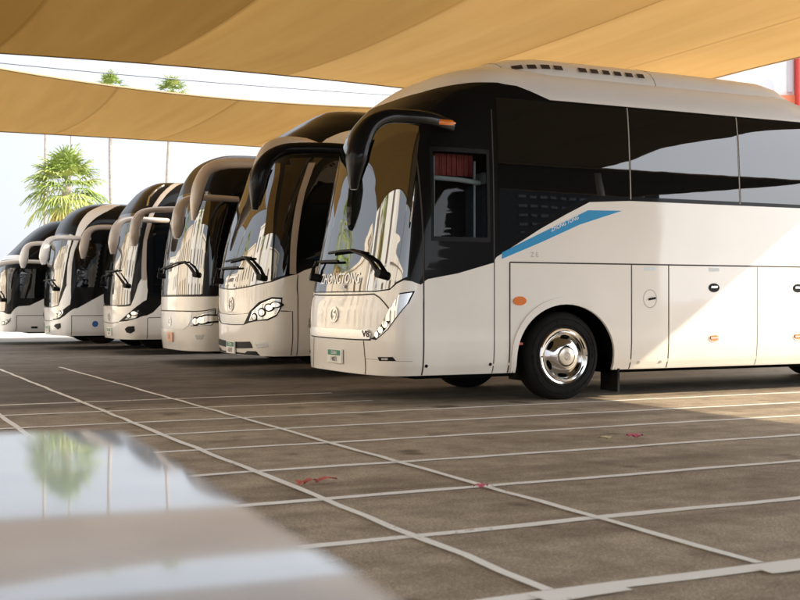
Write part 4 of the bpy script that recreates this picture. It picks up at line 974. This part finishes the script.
sb = building(30.8, -25, 8, 8, 8.4, 'narrow dark louvred block added behind the camera for the side window reflections', mat('added_block_dark', (.035,.042,.052), .8, noise=(.6,.2)), wins=False, rz=PI/2)  # out of view, added to put a dark block into the window reflection
LOUV = mat('added_block_louvre', (.20,.22,.25), .6)
for k in range(9):
    m_ = MB()
    for q in range(14): m_.box((4.04, -3.6 + q*.55, 2.6 + k*.6), (.08, .34, .16))
    m_.build('added_louvre_row', LOUV, sb)
building(8, -46, 70, 10, 4, 'long pale grey building far behind the camera', PALE, rz=PI/2)
# white building with a red corner behind the nearest coach
def red_building():
    r = empty('white_building', (58, 58, 0), 0); tag(r, 'white building with a red corner tower seen over the roof of the nearest coach', 'building')
    fx = Vector((.898,-.439,0)); fy = Vector((.439,.898,0)); R = Matrix(((fx.x,fy.x,0),(fx.y,fy.y,0),(0,0,1)))
    def bx(name, c, d, m, par=r):
        mb = MB(); q = R @ Vector(c); mb.box(q, d, rot=R); return mb.build(name, m, par)
    return r, bx
RED = mat('red_cladding', (.60,.06,.05), .6); ORNG = mat('orange_cladding', (.68,.22,.11), .6); PINKG = mat('grey_window_shade', (.55,.57,.62), .6)
r_, bx_ = red_building()
o0 = Vector((.898*0,0,0))
# facade stands about 80 m away, across the line of sight; local x along it
def at(rr, dd): return Vector((.898*rr + .439*dd, -.439*rr + .898*dd, 0))
r_.location = at(24.5, 80)
bx_('wall', (-2.0, 4, 11), (9.5, 8, 22), WHITEW)
bx_('red_tower', (3.6, -.3, 12), (2.46, 1.4, 24), RED)
bx_('orange_band', (.8, -.14, 14.62), (3.1, .28, .9), ORNG)
bx_('pilaster', (2.05, -.10, 17.6), (.34, .2, 4.6), PINKG)
bx_('facade_panel', (-2.5, -.05, 16.0), (1.7, .1, 1.3), PINKG)
def arch_win(cx, z, w, h):
    mb = MB(); pts = [(cx-w/2, z), (cx+w/2, z)] + [(cx + w/2*math.cos(PI*k/12), z + h + w/2*math.sin(PI*k/12)) for k in range(13)]
    fx = Vector((.898,-.439,0)); fy = Vector((.439,.898,0))
    mb.add([fx*x - fy*.05 + Vector((0,0,zz)) for x, zz in pts], [tuple(range(len(pts)))]); return mb.build('arched_window', PINKG, r_)
arch_win(.55, 15.2, .9, .55); arch_win(-5.2, 15.2, .9, .55)

# ------------------------------------------------------------------ sky, sun, camera
HAZE_BASE, HAZE_GLOW = 5.7, 41.0
SUN_EL = 30.0; SUN_DIR = Vector((1, -.62, 0))
w = bpy.data.worlds.new('World'); sc.world = w; w.use_nodes = True; nt = w.node_tree
sky = nt.nodes.new('ShaderNodeTexSky'); sky.sky_type = 'NISHITA'; sky.sun_disc = False
sky.sun_elevation = math.radians(SUN_EL); sky.sun_rotation = math.atan2(SUN_DIR.x, SUN_DIR.y); sky.air_density = 1.0; sky.dust_density = 2.5; sky.ozone_density = 1.2
bg = nt.nodes['Background']; bg.inputs['Strength'].default_value = .15
# milky desert haze over the clear sky, brighter towards the sun
tcw = nt.nodes.new('ShaderNodeTexCoord'); dt = nt.nodes.new('ShaderNodeVectorMath'); dt.operation = 'DOT_PRODUCT'
sv = Vector((SUN_DIR.x, SUN_DIR.y, SUN_DIR.length * math.tan(math.radians(SUN_EL)))).normalized(); dt.inputs[1].default_value = sv
nt.links.new(tcw.outputs['Generated'], dt.inputs[0])
def wmath(op, a, b_):
    n = nt.nodes.new('ShaderNodeMath'); n.operation = op
    for i, q in enumerate((a, b_)):
        if isinstance(q, (int, float)): n.inputs[i].default_value = q
        else: nt.links.new(q, n.inputs[i])
    return n.outputs[0]
glow = wmath('POWER', wmath('MULTIPLY_ADD', dt.outputs['Value'], .5), 3.0)
glow.node.inputs[0].links[0].from_node.inputs[2].default_value = .5
hv = wmath('MULTIPLY_ADD', glow, HAZE_GLOW); hv.node.inputs[2].default_value = HAZE_BASE
hc = nt.nodes.new('ShaderNodeVectorMath'); hc.operation = 'SCALE'; hc.inputs[0].default_value = (.93, .97, 1.04); nt.links.new(hv, hc.inputs['Scale'])
hz = nt.nodes.new('ShaderNodeMix'); hz.data_type = 'RGBA'; hz.inputs[0].default_value = .85
nt.links.new(sky.outputs[0], hz.inputs[6]); nt.links.new(hc.outputs[0], hz.inputs[7]); nt.links.new(hz.outputs[2], bg.inputs[0])
sd = bpy.data.lights.new('sun', 'SUN'); sd.energy = 7.0; sd.angle = math.radians(.5); sd.color = (1, .86, .64)
so = bpy.data.objects.new('sun', sd); col.objects.link(so)
d = Vector((SUN_DIR.x, SUN_DIR.y, SUN_DIR.length * math.tan(math.radians(SUN_EL)))).normalized()
so.rotation_euler = d.to_track_quat('Z', 'Y').to_euler(); so.location = (0, 0, 30)
cd = bpy.data.cameras.new('camera'); cam = bpy.data.objects.new('camera', cd); col.objects.link(cam); sc.camera = cam
cam.location = (0, 0, 1.15); cam.rotation_euler = (PI/2, 0, -math.atan2(1173, 2400)); cd.sensor_width = 36; cd.lens = 36 * 1173 / 800
cd.clip_start = .05; cd.clip_end = 4000
cd.dof.use_dof = True; cd.dof.focus_distance = 14.5; cd.dof.aperture_fstop = 4.5
sc.view_settings.view_transform = 'Standard'; sc.view_settings.look = 'None'; sc.view_settings.exposure = 0; sc.view_settings.gamma = 1
sc.render.engine = 'CYCLES'; sc.cycles.use_denoising = True; sc.cycles.max_bounces = 8; sc.cycles.transparent_max_bounces = 8
sc.cycles.caustics_reflective = False; sc.cycles.caustics_refractive = False; sc.cycles.sample_clamp_indirect = 6
